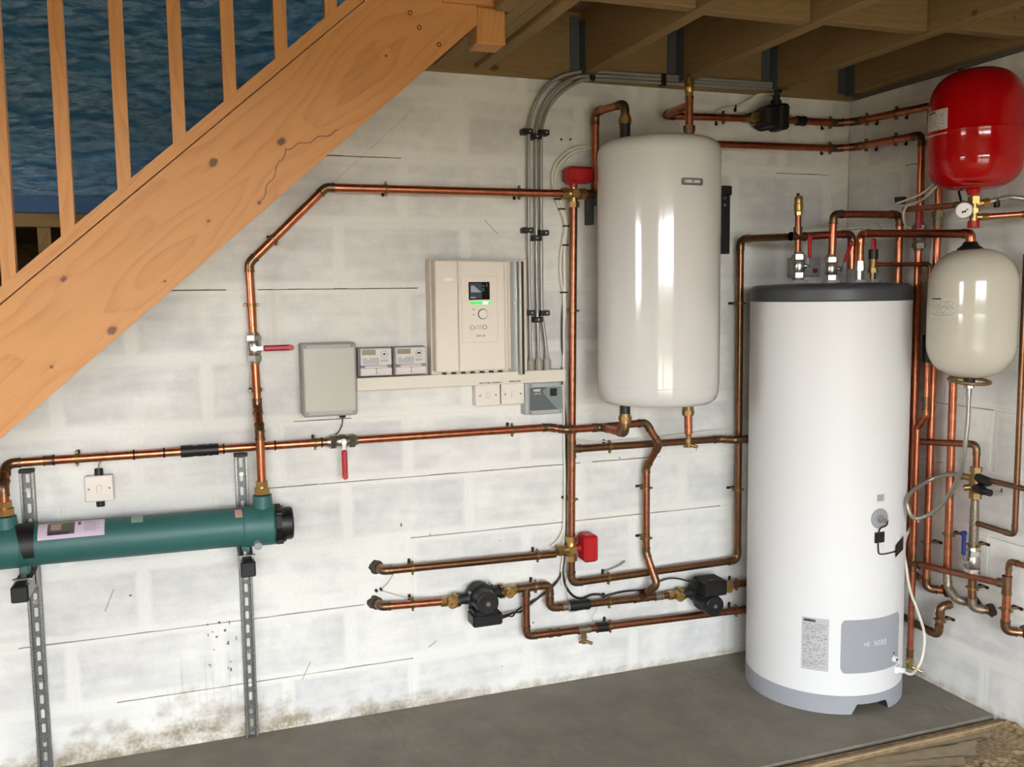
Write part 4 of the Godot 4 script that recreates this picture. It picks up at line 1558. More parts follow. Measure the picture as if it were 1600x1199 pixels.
	run(t, [Vector3(-0.127, 0.415, 0.006), Vector3(-0.127, 0.415, PZ), Vector3(0.10, 0.405, PZ)], r, M.copper, M.fitting, 0.026)
	clip(t, Vector3(-0.010, 0.410, PZ), X, wn, r)

	t = thing("copper_pipe", "copper pipe linking the two lower pumps, stepping down with black tape at the step", "pipe", Vector3(0.6, 0.33, PZ))
	run(t, [Vector3(0.372, 0.4155, PZ), Vector3(0.520, 0.417, PZ), Vector3(0.520, 0.3245, PZ), Vector3(1.035, 0.3105, PZ)], r, M.copper_dull, M.fitting, 0.026)
	tee(t, Vector3(0.4245, 0.416, PZ), X, Vector3(0, -1, 0), r)
	tee(t, Vector3(0.908, 0.314, PZ), X, Vector3(0, 0.8, 0.6), r)
	coupling(t, Vector3(0.985, 0.312, PZ), X, r, 0.035, M.solder)
	coupling(t, Vector3(0.585, 0.3225, PZ), X, r, 0.03, M.solder)
	clip(t, Vector3(0.463, 0.4165, PZ), X, wn, r)
	clip(t, Vector3(0.768, 0.3175, PZ), X, wn, r)
	tape(t, Vector3(0.602, 0.3225, PZ), Vector3(0.684, 0.320, PZ), r + 0.005)
	run(t, [Vector3(0.4245, 0.40, PZ), Vector3(0.4235, 0.2285, PZ), Vector3(1.40, 0.2035, PZ), Vector3(1.80, 0.2035, PZ)], r, M.copper_mid, M.fitting, 0.026)
	coupling(t, Vector3(0.522, 0.226, PZ), X, r, 0.012)
	coupling(t, Vector3(0.556, 0.225, PZ), X, r, 0.012)
	coupling(t, Vector3(0.66, 0.222, PZ), X, r, 0.05, M.solder)
	drain_cock(t, Vector3(0.660, 0.212, PZ), Vector3(0, -1, 0), M.brass_dull)
	tape(t, Vector3(0.715, 0.221, PZ), Vector3(0.758, 0.2198, PZ), r + 0.004)
	clip(t, Vector3(0.772, 0.2195, PZ), X, wn, r)
	clip(t, Vector3(1.345, 0.205, PZ), X, wn, r)

	t = thing("copper_pipe", "short brown pipe from the right pump in behind the cylinder", "pipe", Vector3(1.36, 0.316, PZ))
	run(t, [Vector3(1.305, 0.3165, PZ), Vector3(1.80, 0.316, PZ)], r, M.copper_dull, M.fitting)
	clip(t, Vector3(1.345, 0.3165, PZ), X, wn, r)

	# upper left port of the hanging tank, back to the wall and down to the upper valve
	t = thing("copper_pipe", "brown pipe bent over from hanging tank's top left port to the red valve", "pipe", Vector3(0.72, 2.1, 0.1))
	run(t, [Vector3(0.722, 2.09, 0.283), Vector3(0.722, 2.158, 0.283), Vector3(0.717, 2.172, PZ), Vector3(0.717, 1.876, PZ), Vector3(0.672, 1.8755, PZ)], r, M.copper, M.fitting, 0.03)
	var un2 := MB.new()
	un2.cyl(Vector3(0.722, 2.088, 0.283), Vector3(0.722, 2.118, 0.283), 0.0215, 0.0195, 18)
	un2.hexa(Vector3(0.722, 2.094, 0.283), Vector3(0.722, 2.108, 0.283), 0.0225)
	part(t, "union", un2, M.brass_dull)

	# upper right port, air vent, back to the wall and along to the top pump
	t = thing("copper_pipe", "dark copper pipe from the hanging tank's vented top port to the ceiling pump", "pipe", Vector3(1.0, 2.1, 0.1))
	run(t, [Vector3(0.975, 2.075, 0.283), Vector3(0.975, 2.196, 0.283)], r, M.copper, M.fitting)
	run(t, [Vector3(0.977, 2.168, 0.276), Vector3(1.002, 2.174, 0.058), Vector3(1.375, 2.183, PZ)], r, M.copper, M.fitting, 0.03)
	var un3 := MB.new()
	un3.hexa(Vector3(0.975, 2.076, 0.283), Vector3(0.975, 2.096, 0.283), 0.021)
	un3.hexa(Vector3(0.975, 2.186, 0.283), Vector3(0.975, 2.197, 0.283), 0.0155)
	part(t, "union", un3, M.fitting)
	auto_vent(t, Vector3(0.974, 2.196, 0.283), 0.074)
	clip(t, Vector3(1.262, 2.180, PZ), X, wn, r)

	t = thing("copper_pipe", "upper of two dark pipes turning the corner behind the red vessel and dropping down", "pipe", Vector3(1.85, 1.2, 0.5))
	run(t, [Vector3(1.532, 2.186, PZ), Vector3(1.800, 2.187, PZ), Vector3(RW, 2.187, 0.108), Vector3(RW, 2.172, 0.545), Vector3(RW, 0.386, 0.545), Vector3(XR - 0.016, 0.386, 0.588)], r, M.copper, M.fitting, 0.03)
	tape(t, Vector3(1.598, 2.186, PZ), Vector3(1.640, 2.186, PZ), r + 0.004)
	clip(t, Vector3(1.765, 2.187, PZ), X, wn, r)
	var lf := Vector3(-1, 0, 0)
	for z in [0.165, 0.325]:
		clip(t, Vector3(RW, 2.187 - 0.03 * (z - 0.1), z), Vector3(0, 0, 1), lf, r)
	var cf := MB.new()
	cf.hexa(Vector3(RW, 1.770, 0.545), Vector3(RW, 1.790, 0.545), 0.022)
	cf.cyl(Vector3(RW, 1.735, 0.545), Vector3(RW, 1.772, 0.545), 0.017, 0.017, 16)
	cf.hexa(Vector3(RW, 1.705, 0.545), Vector3(RW, 1.722, 0.545), 0.020)
	part(t, "compression_joint", cf, M.solder)
	clip(t, Vector3(RW, 0.560, 0.545), U, lf, r)

	t = thing("copper_pipe", "lower of two dark pipes turning the corner, dropping past a red-levered valve", "pipe", Vector3(1.85, 1.2, 0.4))
	run(t, [Vector3(1.03, 2.076, PZ), Vector3(1.800, 2.086, PZ), Vector3(RW, 2.087, 0.108), Vector3(RW, 2.077, 0.457), Vector3(RW, 0.42, 0.457), Vector3(XR - 0.016, 0.40, 0.47)], r, M.copper, M.fitting, 0.03)
	clip(t, Vector3(1.765, 2.086, PZ), X, wn, r)
	for z in [0.165, 0.325]:
		clip(t, Vector3(RW, 2.086 - 0.02 * (z - 0.1), z), Vector3(0, 0, 1), lf, r)
	ball_valve(t, Vector3(RW, 1.705, 0.457), U, Vector3(-0.75, 0, 0.66).normalized(), U, 0.0145, M.red_grip, M.solder, 0.105, 0.03)


func build_right_pipes() -> void:
	var r := 0.014
	var U := Vector3.UP
	var F := Vector3(0, 0, 1)
	var lf := Vector3(-1, 0, 0)
	# second riser in front of the holes
	var t := thing("copper_pipe", "bright copper riser behind the white vessel, ending in a soldered bend into the wall", "pipe", Vector3(1.85, 0.9, 0.64))
	run(t, [Vector3(RW, 1.5, 0.56), Vector3(RW, 1.5, 0.640), Vector3(RW, 0.445, 0.643)], r, M.copper, M.fitting)
	run(t, [Vector3(RW, 0.475, 0.643), Vector3(RW - 0.004, 0.425, 0.652), Vector3(RW, 0.388, 0.690), Vector3(XR - 0.016, 0.381, 0.722)], r * 1.02, M.solder, M.solder, 0.03)
	clip(t, Vector3(RW, 0.617, 0.643), U, lf, r)

	# discharge: thin pipe from the relief valve, black tundish, drop to a drain cock
	t = thing("discharge_pipe", "bright thin pipe off the cylinder's relief valve, through black tundish to brass cock", "pipe", Vector3(1.8, 0.6, 0.53))
	run(t, [Vector3(1.744, 1.606, 0.362), Vector3(1.80, 1.600, 0.571), Vector3(1.80, 1.33, 0.571)], 0.0075, M.copper, M.fitting, 0.02)
	var td := MB.new()
	td.cyl(Vector3(1.80, 1.245, 0.571), Vector3(1.80, 1.345, 0.571), 0.017, 0.019, 18)
	part(t, "tundish", td, M.black)
	run(t, [Vector3(1.80, 1.248, 0.571), Vector3(1.80, 1.048, 0.571), Vector3(1.80, 1.002, 0.532), Vector3(1.80, 0.135, 0.530)], 0.0115, M.copper, M.copper, 0.02)
	coupling(t, Vector3(1.80, 1.095, 0.571), U, 0.0115, 0.05, M.fitting)
	tee(t, Vector3(1.80, 0.486, 0.5305), U, F, 0.0115)
	coupling(t, Vector3(1.80, 0.135, 0.530), U, 0.0115, 0.03)
	var dc := MB.new()
	dc.cyl(Vector3(1.80, 0.075, 0.530), Vector3(1.80, 0.125, 0.530), 0.012, 0.012, 16)
	dc.hexa(Vector3(1.80, 0.095, 0.530), Vector3(1.80, 0.110, 0.530), 0.015)
	dc.cyl(Vector3(1.80, 0.085, 0.530), Vector3(1.833, 0.068, 0.560), 0.007, 0.006, 12)
	dc.cyl(Vector3(1.80, 0.105, 0.530), Vector3(1.772, 0.112, 0.548), 0.006, 0.006, 10)
	part(t, "drain_cock", dc, M.brass)
	run(t, [Vector3(1.80, 0.487, 0.545), Vector3(1.846, 0.506, 0.880)], 0.0115, M.copper_mid, M.fitting)
	tee(t, Vector3(1.848, 0.507, 0.903), U, -F, r)
	run(t, [Vector3(1.85, 0.51, 0.903), Vector3(1.85, 0.346, 0.901), Vector3(XR - 0.016, 0.344, 0.930)], r, M.copper, M.fitting, 0.026)
	run(t, [Vector3(1.85, 0.52, 0.905), Vector3(1.85, 0.592, 0.907), Vector3(1.85, 0.592, 1.35)], 0.0095, M.copper_mid, M.fitting, 0.02)
	clip(t, Vector3(1.85, 0.420, 0.902), U, lf, r, 0.058)

	# cold feed with the pressure reducing valve and the blue lever
	t = thing("cold_feed_pipe", "upright feed pipe with brass control valve, black knobs and blue lever", "pipe", Vector3(1.85, 0.6, 0.757))
	run(t, [Vector3(1.806, 0.945, 0.515), Vector3(1.85, 0.968, 0.757), Vector3(1.85, 0.875, 0.757)], 0.0115, M.copper_mid, M.fitting, 0.022)
	var pv := MB.new()
	pv.hexa(Vector3(1.85, 0.868, 0.757), Vector3(1.85, 0.888, 0.757), 0.021)
	pv.lathe([Vector2(0.013, 0.785), Vector2(0.018, 0.795), Vector2(0.021, 0.82), Vector2(0.021, 0.845), Vector2(0.018, 0.86), Vector2(0.013, 0.87)], Vector3(1.85, 0, 0.757), U, 20)
	pv.hexa(Vector3(1.85, 0.775, 0.757), Vector3(1.85, 0.796, 0.757), 0.021)
	pv.cyl(Vector3(1.85, 0.845, 0.757), Vector3(1.83, 0.85, 0.715), 0.012, 0.010, 14)
	pv.hexa(Vector3(1.832, 0.849, 0.720), Vector3(1.826, 0.851, 0.706), 0.014)
	pv.cyl(Vector3(1.85, 0.818, 0.757), Vector3(1.82, 0.812, 0.735), 0.011, 0.011, 14)
	var pvo := part(t, "pressure_valve", pv, M.brass_dull, "brass multi-way control valve body")
	var kb := MB.new()
	kb.cyl(Vector3(1.85, 0.852, 0.765), Vector3(1.842, 0.846, 0.815), 0.017, 0.017, 18)
	kb.cyl(Vector3(1.842, 0.846, 0.815), Vector3(1.84, 0.845, 0.823), 0.017, 0.013, 18)
	part(pvo, "black_knob", kb, M.black)
	var kc := MB.new()
	kc.cyl(Vector3(1.848, 0.818, 0.764), Vector3(1.84, 0.812, 0.800), 0.019, 0.016, 18)
	kc.cyl(Vector3(1.84, 0.812, 0.800), Vector3(1.836, 0.811, 0.832), 0.0125, 0.0125, 16)
	part(pvo, "black_knob", kc, M.black)
	run(t, [Vector3(1.85, 0.790, 0.757), Vector3(1.85, 0.755, 0.757)], 0.011, M.copper_dull, M.fitting)
	var gs := MB.new()
	gs.lathe([Vector2(0.0125, 0.590), Vector2(0.0155, 0.592), Vector2(0.0155, 0.700), Vector2(0.0150, 0.735), Vector2(0.0135, 0.752), Vector2(0.0125, 0.770)], Vector3(1.85, 0, 0.757), U, 20)
	part(t, "grey_section", gs, M.solder)
	ball_valve(t, Vector3(1.85, 0.548, 0.757), U, Vector3(-0.80, 0, -0.10).normalized(), U, 0.0155, M.blue_grip, M.chrome, 0.105, 0.034)
	run(t, [Vector3(1.85, 0.50, 0.757), Vector3(1.85, 0.380, 0.762), Vector3(XR - 0.016, 0.376, 0.790)], r, M.copper_dull, M.solder, 0.026)
	clip(t, Vector3(1.85, 0.607, 0.757), U, lf, 0.0155, 0.058)
	clip(t, Vector3(1.85, 0.452, 0.7595), U, lf, r, 0.058)
	run(t, [Vector3(1.85, 0.852, 0.77), Vector3(1.852, 0.842, 1.35)], 0.009, M.copper_dull, M.fitting)
	run(t, [Vector3(1.85, 0.690, 0.765), Vector3(1.852, 0.684, 0.922), Vector3(1.852, 1.62, 0.922)], 0.0095, M.copper_dull, M.fitting, 0.022)

	# bottom line from behind the cylinder with an upright stub
	t = thing("copper_pipe", "low copper stub rising from a dark pipe along the right wall's foot", "pipe", Vector3(1.85, 0.2, 0.5))
	run(t, [Vector3(RW, 0.262, 0.15), Vector3(RW, 0.225, 0.612), Vector3(RW, 0.338, 0.618), Vector3(XR - 0.016, 0.345, 0.628)], r, M.copper_dull, M.fitting, 0.026)
	clip(t, Vector3(RW, 0.285, 0.6155), U, lf, r)

	# over the cylinder lid
	t = thing("copper_pipe", "brown pipe from the cylinder's second port across to the right wall", "pipe", Vector3(1.6, 1.7, 0.36))
	run(t, [Vector3(1.538, 1.60, 0.3595), Vector3(1.542, 1.745, 0.3595)], r, M.copper, M.fitting)
	run(t, [Vector3(1.542, 1.740, 0.3595), Vector3(1.543, 1.791, 0.3595), Vector3(RW, 1.795, 0.357), Vector3(RW, 0.9, 0.363)], r, M.copper, M.fitting, 0.03)
	ball_valve(t, Vector3(1.537, 1.590, 0.3595), U, Vector3(0.75, 0, 0.66).normalized(), Vector3(0.35, 0.93, 0.05).normalized(), 0.0145, M.red_grip, M.chrome, 0.098, 0.034)
	var eb := MB.new()
	eb.cyl(Vector3(RW, 1.835, 0.357), Vector3(RW, 1.86, 0.357), 0.018, 0.022, 16)
	part(t, "vent_cap", eb, M.black)

	t = thing("copper_pipe", "bright copper pipe from the cylinder's third port level to the white vessel's cap", "pipe", Vector3(1.67, 1.7, 0.6))
	run(t, [Vector3(1.667, 1.575, 0.3595), Vector3(1.668, 1.722, 0.3595), Vector3(1.686, 1.688, 0.854), Vector3(1.686, 1.655, 0.854)], r, M.copper, M.copper, 0.026)
	var nu := MB.new()
	nu.hexa(Vector3(1.667, 1.583, 0.3595), Vector3(1.667, 1.602, 0.3595), 0.020)
	nu.cyl(Vector3(1.667, 1.55, 0.3595), Vector3(1.667, 1.585, 0.3595), 0.016, 0.016, 16)
	nu.hexa(Vector3(1.667, 1.600, 0.3595), Vector3(1.667, 1.618, 0.3595), 0.018)
	part(t, "union", nu, M.chrome)

	t = thing("relief_valve", "brass relief valve with black collar and red knob on the cylinder lid", "valve", Vector3(1.73, 1.55, 0.3595))
	var rv := MB.new()
	rv.cyl(Vector3(1.729, 1.55, 0.3595), Vector3(1.729, 1.577, 0.3595), 0.011, 0.011, 16)
	rv.hexa(Vector3(1.729, 1.574, 0.3595), Vector3(1.729, 1.592, 0.3595), 0.018)
	rv.cyl(Vector3(1.729, 1.592, 0.3595), Vector3(1.730, 1.628, 0.3595), 0.015, 0.016, 18)
	rv.cyl(Vector3(1.729, 1.606, 0.3595), Vector3(1.757, 1.606, 0.365), 0.010, 0.010, 14)
	part(t, "valve_body", rv, M.brass_dull)
	var rk := MB.new()
	rk.cyl(Vector3(1.730, 1.626, 0.3595), Vector3(1.730, 1.662, 0.3595), 0.0175, 0.0175, 18)
	part(t, "collar", rk, M.black)
	var rr := MB.new()
	rr.box(Vector3(1.731, 1.682, 0.3595), Vector3(0.020, 0.044, 0.012), 0.004)
	part(t, "knob", rr, M.red_plastic)

	# safety group under the red vessel
	t = thing("safety_manifold", "brass safety group with round gauge and red cap under the red vessel", "manifold", Vector3(1.70, 1.72, 0.85))
	var mb := MB.new()
	mb.cyl(Vector3(1.70, 1.72, 0.85), Vector3(1.70, 1.81, 0.85), 0.0135, 0.0135, 18)
	mb.hexa(Vector3(1.70, 1.785, 0.85), Vector3(1.70, 1.807, 0.85), 0.021)
	mb.hexa(Vector3(1.70, 1.755, 0.85), Vector3(1.70, 1.770, 0.85), 0.017)
	mb.cyl(Vector3(1.70, 1.782, 0.85), Vector3(1.735, 1.790, 0.872), 0.012, 0.011, 14)
	mb.hexa(Vector3(1.722, 1.787, 0.864), Vector3(1.738, 1.790, 0.874), 0.015)
	mb.cyl(Vector3(1.70, 1.742, 0.85), Vector3(1.735, 1.742, 0.872), 0.011, 0.011, 14)
	mb.hexa(Vector3(1.720, 1.742, 0.863), Vector3(1.735, 1.742, 0.873), 0.014)
	part(t, "manifold_body", mb, M.brass)
	var cp := MB.new()
	cp.cyl(Vector3(1.70, 1.707, 0.85), Vector3(1.70, 1.730, 0.85), 0.0185, 0.0175, 20)
	part(t, "red_cap", cp, M.red_plastic)
	var gd := Vector3(-0.78, -0.03, 0.63).normalized()
	var gc := Vector3(1.668, 1.763, 0.842)
	var ga := MB.new()
	ga.cyl(Vector3(1.70, 1.764, 0.85), gc, 0.008, 0.008, 12)
	ga.cyl(gc - gd * 0.012, gc + gd * 0.012, 0.026, 0.026, 28)
	var go := part(t, "gauge", ga, M.black)
	var gf := MB.new()
	gf.cyl(gc + gd * 0.012, gc + gd * 0.0132, 0.0235, 0.0235, 28)
	part(go, "dial", gf, M.ink_white)
	var gb := MB.new()
	gb.ring(gc + gd * 0.013, gd, 0.0232, 0.0262, 0.003, 28)
	part(go, "bezel", gb, M.chrome)
	var gn := MB.new()
	var gbs := MB.frame(gd)
	gn.box(gc + gd * 0.0138 + gbs.x * 0.003 - gbs.y * 0.002, Vector3(0.022, 0.003, 0.001), 0.0, gbs * Basis(Vector3(0, 0, 1), 0.6))
	gn.box(gc + gd * 0.0138 - gbs.y * 0.004, Vector3(0.012, 0.005, 0.001), 0.0, gbs)
	part(go, "needle", gn, M.ink)

	t = thing("copper_pipe", "dark thin pipe from the right wall sloping up to the brass manifold", "pipe", Vector3(1.8, 1.8, 0.6))
	run(t, [Vector3(RW, 1.812, 0.380), Vector3(1.704, 1.786, 0.835)], 0.0105, M.copper, M.fitting)
	var sc := MB.new()
	sc.box(Vector3(1.728, 1.812, 0.765), Vector3(0.004, 0.05, 0.006), 0.0, Basis(Vector3(0, 0, 1), 0.35))
	part(t, "isolating_lever", sc, M.black)
	coupling(t, Vector3(1.727, 1.790, 0.766), Vector3(-0.31, -0.05, 0.94).normalized(), 0.0105, 0.05, M.solder)

	t = thing("filling_hose", "curved braided filling loop at the right of the brass manifold", "hose", Vector3(1.8, 1.76, 0.95))
	var hs := MB.new()
	hs.tube(smooth([Vector3(1.738, 1.790, 0.874), Vector3(1.765, 1.797, 0.89), Vector3(1.80, 1.803, 0.90), Vector3(1.84, 1.792, 0.93), Vector3(1.862, 1.76, 0.965), Vector3(1.865, 1.70, 0.99)]), 0.0085, 12)
	part(t, "braided_hose", hs, M.braid)
	var hk := MB.new()
	hk.box(Vector3(1.757, 1.785, 0.886), Vector3(0.016, 0.028, 0.018), 0.003)
	part(t, "black_tap", hk, M.black)

	t = thing("copper_pipe", "short brown pipe leaving the brass manifold's lower outlet", "pipe", Vector3(1.8, 1.74, 0.93))
	run(t, [Vector3(1.733, 1.742, 0.871), Vector3(1.84, 1.748, 0.945), Vector3(1.85, 1.75, 1.3)], 0.0095, M.copper, M.fitting)

	# braided hose from the white vessel, looping past the risers to the control valve
	t = thing("vessel_hose", "long looping braided hose hanging from the white vessel to the control valve", "hose", Vector3(1.7, 0.9, 0.8))
	var vh := MB.new()
	var hp := [Vector3(1.7015, 1.200, 0.854), Vector3(1.7015, 1.15, 0.854), Vector3(1.702, 1.08, 0.854), Vector3(1.700, 1.01, 0.850), Vector3(1.704, 0.946, 0.840), Vector3(1.712, 0.887, 0.820), Vector3(1.722, 0.790, 0.760), Vector3(1.724, 0.720, 0.690), Vector3(1.699, 0.694, 0.650), Vector3(1.676, 0.709, 0.640), Vector3(1.670, 0.747, 0.630), Vector3(1.701, 0.775, 0.610), Vector3(1.765, 0.797, 0.590), Vector3(1.815, 0.820, 0.600), Vector3(1.828, 0.846, 0.660), Vector3(1.826, 0.851, 0.708)]
	vh.tube(smooth(hp), 0.0075, 12)
	part(t, "braided_hose", vh, M.braid)
	var hn := MB.new()
	hn.hexa(Vector3(1.7015, 1.182, 0.854), Vector3(1.7015, 1.206, 0.854), 0.0165)
	hn.cyl(Vector3(1.7015, 1.155, 0.854), Vector3(1.7015, 1.182, 0.854), 0.0092, 0.0092, 14)
	part(t, "end_nut", hn, M.steel)


# ------------------------------------------------------------------ pumps and motor valves
func pump_valve(t: Node3D, p: Vector3, sgn: float) -> void:
	# brass isolating valve: union nut, body and slotted spindle facing out
	var X := Vector3(1, 0, 0)
	var mb := MB.new()
	mb.hexa(p - X * sgn * 0.012, p - X * sgn * 0.034, 0.0185)
	mb.cyl(p - X * 0.014, p + X * 0.014, 0.0175, 0.0175, 20)
	mb.hexa(p + X * sgn * 0.012, p + X * sgn * 0.030, 0.027)
	mb.cyl(p, p + Vector3(0, 0, 0.036), 0.0155, 0.0175, 22)
	mb.ring(p + Vector3(0, 0, 0.037), Vector3(0, 0, 1), 0.0105, 0.0178, 0.005, 22)
	mb.cyl(p + Vector3(0, 0, 0.034), p + Vector3(0, 0, 0.043), 0.0068, 0.006, 12)
	part(t, "isolating_valve", mb, M.brass, "brass isolating valve")


func build_pumps() -> void:
	var Zv := Vector3(0, 0, 1)
	# left pump: motor forward, terminal box below
	var p := Vector3(0.243, 0.408, PZ)
	var t := thing("circulation_pump", "black pump with its box below, between brass valves on the white wall", "pump", p)
	var b := MB.new()
	b.cyl(p + Vector3(0, 0, -0.025), p + Vector3(0, 0, 0.02), 0.049, 0.052, 32)
	b.cyl(p + Vector3(-0.085, -0.004, 0), p + Vector3(-0.03, -0.002, 0), 0.017, 0.024, 20)
	b.cyl(p + Vector3(0.03, 0.004, 0), p + Vector3(0.082, 0.007, 0), 0.024, 0.018, 20)
	b.cyl(p + Vector3(-0.090, -0.004, 0), p + Vector3(-0.078, -0.004, 0), 0.025, 0.025, 20)
	b.cyl(p + Vector3(0.076, 0.007, 0), p + Vector3(0.088, 0.007, 0), 0.025, 0.025, 20)
	for a in [45.0, 135.0, 225.0, 315.0]:
		var e := Vector3(cos(deg_to_rad(a)), sin(deg_to_rad(a)), 0)
		b.box(p + e * 0.052 + Zv * 0.012, Vector3(0.018, 0.018, 0.02), 0.004, Basis(Zv, deg_to_rad(a)))
	part(t, "volute", b, M.black_soft)
	var m := MB.new()
	m.lathe([Vector2(0.044, 0.018), Vector2(0.043, 0.085), Vector2(0.0405, 0.094), Vector2(0.036, 0.0955), Vector2(0.034, 0.094), Vector2(0.001, 0.094)], p, Zv, 40)
	part(t, "motor", m, M.black)
	var s := MB.new()
	s.cyl(p + Zv * 0.093, p + Zv * 0.101, 0.0095, 0.0085, 18)
	part(t, "vent_screw", s, M.chrome)
	var k := MB.new()
	k.box(p + Vector3(0.004, -0.066, 0.045), Vector3(0.112, 0.046, 0.075), 0.006)
	k.box(p + Vector3(0.0, -0.040, 0.050), Vector3(0.090, 0.026, 0.060), 0.006)
	part(t, "terminal_box", k, M.black)
	for e in [Vector3(-0.047, 0.026, 0.024), Vector3(0.03, 0.05, 0.024)]:
		var bo := MB.new()
		bo.cyl(p + e, p + e + Zv * 0.006, 0.006, 0.005, 10)
		part(t, "bolt", bo, M.steel)
	pump_valve(t, Vector3(0.128, 0.404, PZ), 1.0)
	pump_valve(t, Vector3(0.349, 0.415, PZ), -1.0)

	# right pump: control box on top, motor face below it
	p = Vector3(1.178, 0.310, PZ)
	t = thing("circulation_pump", "black pump with square box on top, beside the floor cylinder", "pump", p)
	b = MB.new()
	b.cyl(p + Vector3(0, -0.004, -0.025), p + Vector3(0, -0.004, 0.025), 0.048, 0.050, 32)
	b.cyl(p + Vector3(-0.085, 0, 0), p + Vector3(-0.03, 0, 0), 0.018, 0.024, 20)
	b.cyl(p + Vector3(0.03, 0.003, 0), p + Vector3(0.080, 0.006, 0), 0.024, 0.018, 20)
	b.cyl(p + Vector3(-0.092, -0.001, 0), p + Vector3(-0.080, -0.001, 0), 0.024, 0.024, 20)
	part(t, "volute", b, M.black_soft)
	m = MB.new()
	m.lathe([Vector2(0.043, 0.018), Vector2(0.042, 0.100), Vector2(0.040, 0.110), Vector2(0.036, 0.1125), Vector2(0.001, 0.112)], p + Vector3(-0.004, -0.028, 0), Zv, 36)
	part(t, "motor", m, M.black)
	s = MB.new()
	s.cyl(p + Vector3(-0.004, -0.028, 0.111), p + Vector3(-0.004, -0.028, 0.117), 0.008, 0.007, 16)
	part(t, "vent_screw", s, M.chrome)
	k = MB.new()
	k.box(p + Vector3(0.004, 0.040, 0.062), Vector3(0.098, 0.060, 0.100), 0.006)
	k.cyl(p + Vector3(0.006, 0.068, 0.062), p + Vector3(0.006, 0.0725, 0.062), 0.026, 0.025, 24)
	k.box(p + Vector3(-0.055, 0.045, 0.04), Vector3(0.024, 0.03, 0.04), 0.004)
	part(t, "control_box", k, M.black)
	pump_valve(t, Vector3(1.063, 0.309, PZ), 1.0)
	pump_valve(t, Vector3(1.288, 0.317, PZ), -1.0)

	# pump under the ceiling
	p = Vector3(1.450, 2.185, PZ + 0.004)
	t = thing("circulation_pump", "black pump under the ceiling joists with a ribbed plug on top", "pump", p)
	b = MB.new()
	b.cyl(p + Vector3(0, 0, -0.025), p + Vector3(0, 0, 0.02), 0.045, 0.046, 28)
	b.cyl(p + Vector3(-0.07, 0, 0), p + Vector3(0.075, 0, 0), 0.020, 0.020, 18)
	part(t, "volute", b, M.black_soft)
	m = MB.new()
	m.box(p + Vector3(-0.018, -0.002, 0.045), Vector3(0.068, 0.080, 0.09), 0.014)
	m.box(p + Vector3(0.028, -0.004, 0.050), Vector3(0.046, 0.098, 0.09), 0.010)
	part(t, "motor", m, M.black)
	k = MB.new()
	k.cyl(p + Vector3(0.016, 0.040, 0.045), p + Vector3(0.018, 0.062, 0.045), 0.021, 0.021, 18)
	k.cyl(p + Vector3(0.018, 0.062, 0.045), p + Vector3(0.019, 0.082, 0.045), 0.014, 0.015, 16)
	k.cyl(p + Vector3(0.019, 0.082, 0.045), p + Vector3(0.020, 0.101, 0.045), 0.0095, 0.0095, 14)
	part(t, "cable_plug", k, M.black)
	s = MB.new()
	s.cyl(p + Vector3(0.045, -0.005, 0.094), p + Vector3(0.045, -0.005, 0.098), 0.006, 0.005, 12)
	part(t, "vent_screw", s, M.steel)
	pump_valve(t, Vector3(1.388, 2.183, PZ), 1.0)
	var hx := MB.new()
	hx.hexa(Vector3(1.508, 2.186, PZ), Vector3(1.530, 2.186, PZ), 0.024)
	hx.cyl(Vector3(1.528, 2.186, PZ), Vector3(1.545, 2.186, PZ), 0.017, 0.016, 16)
	part(t, "union", hx, M.brass_dull)


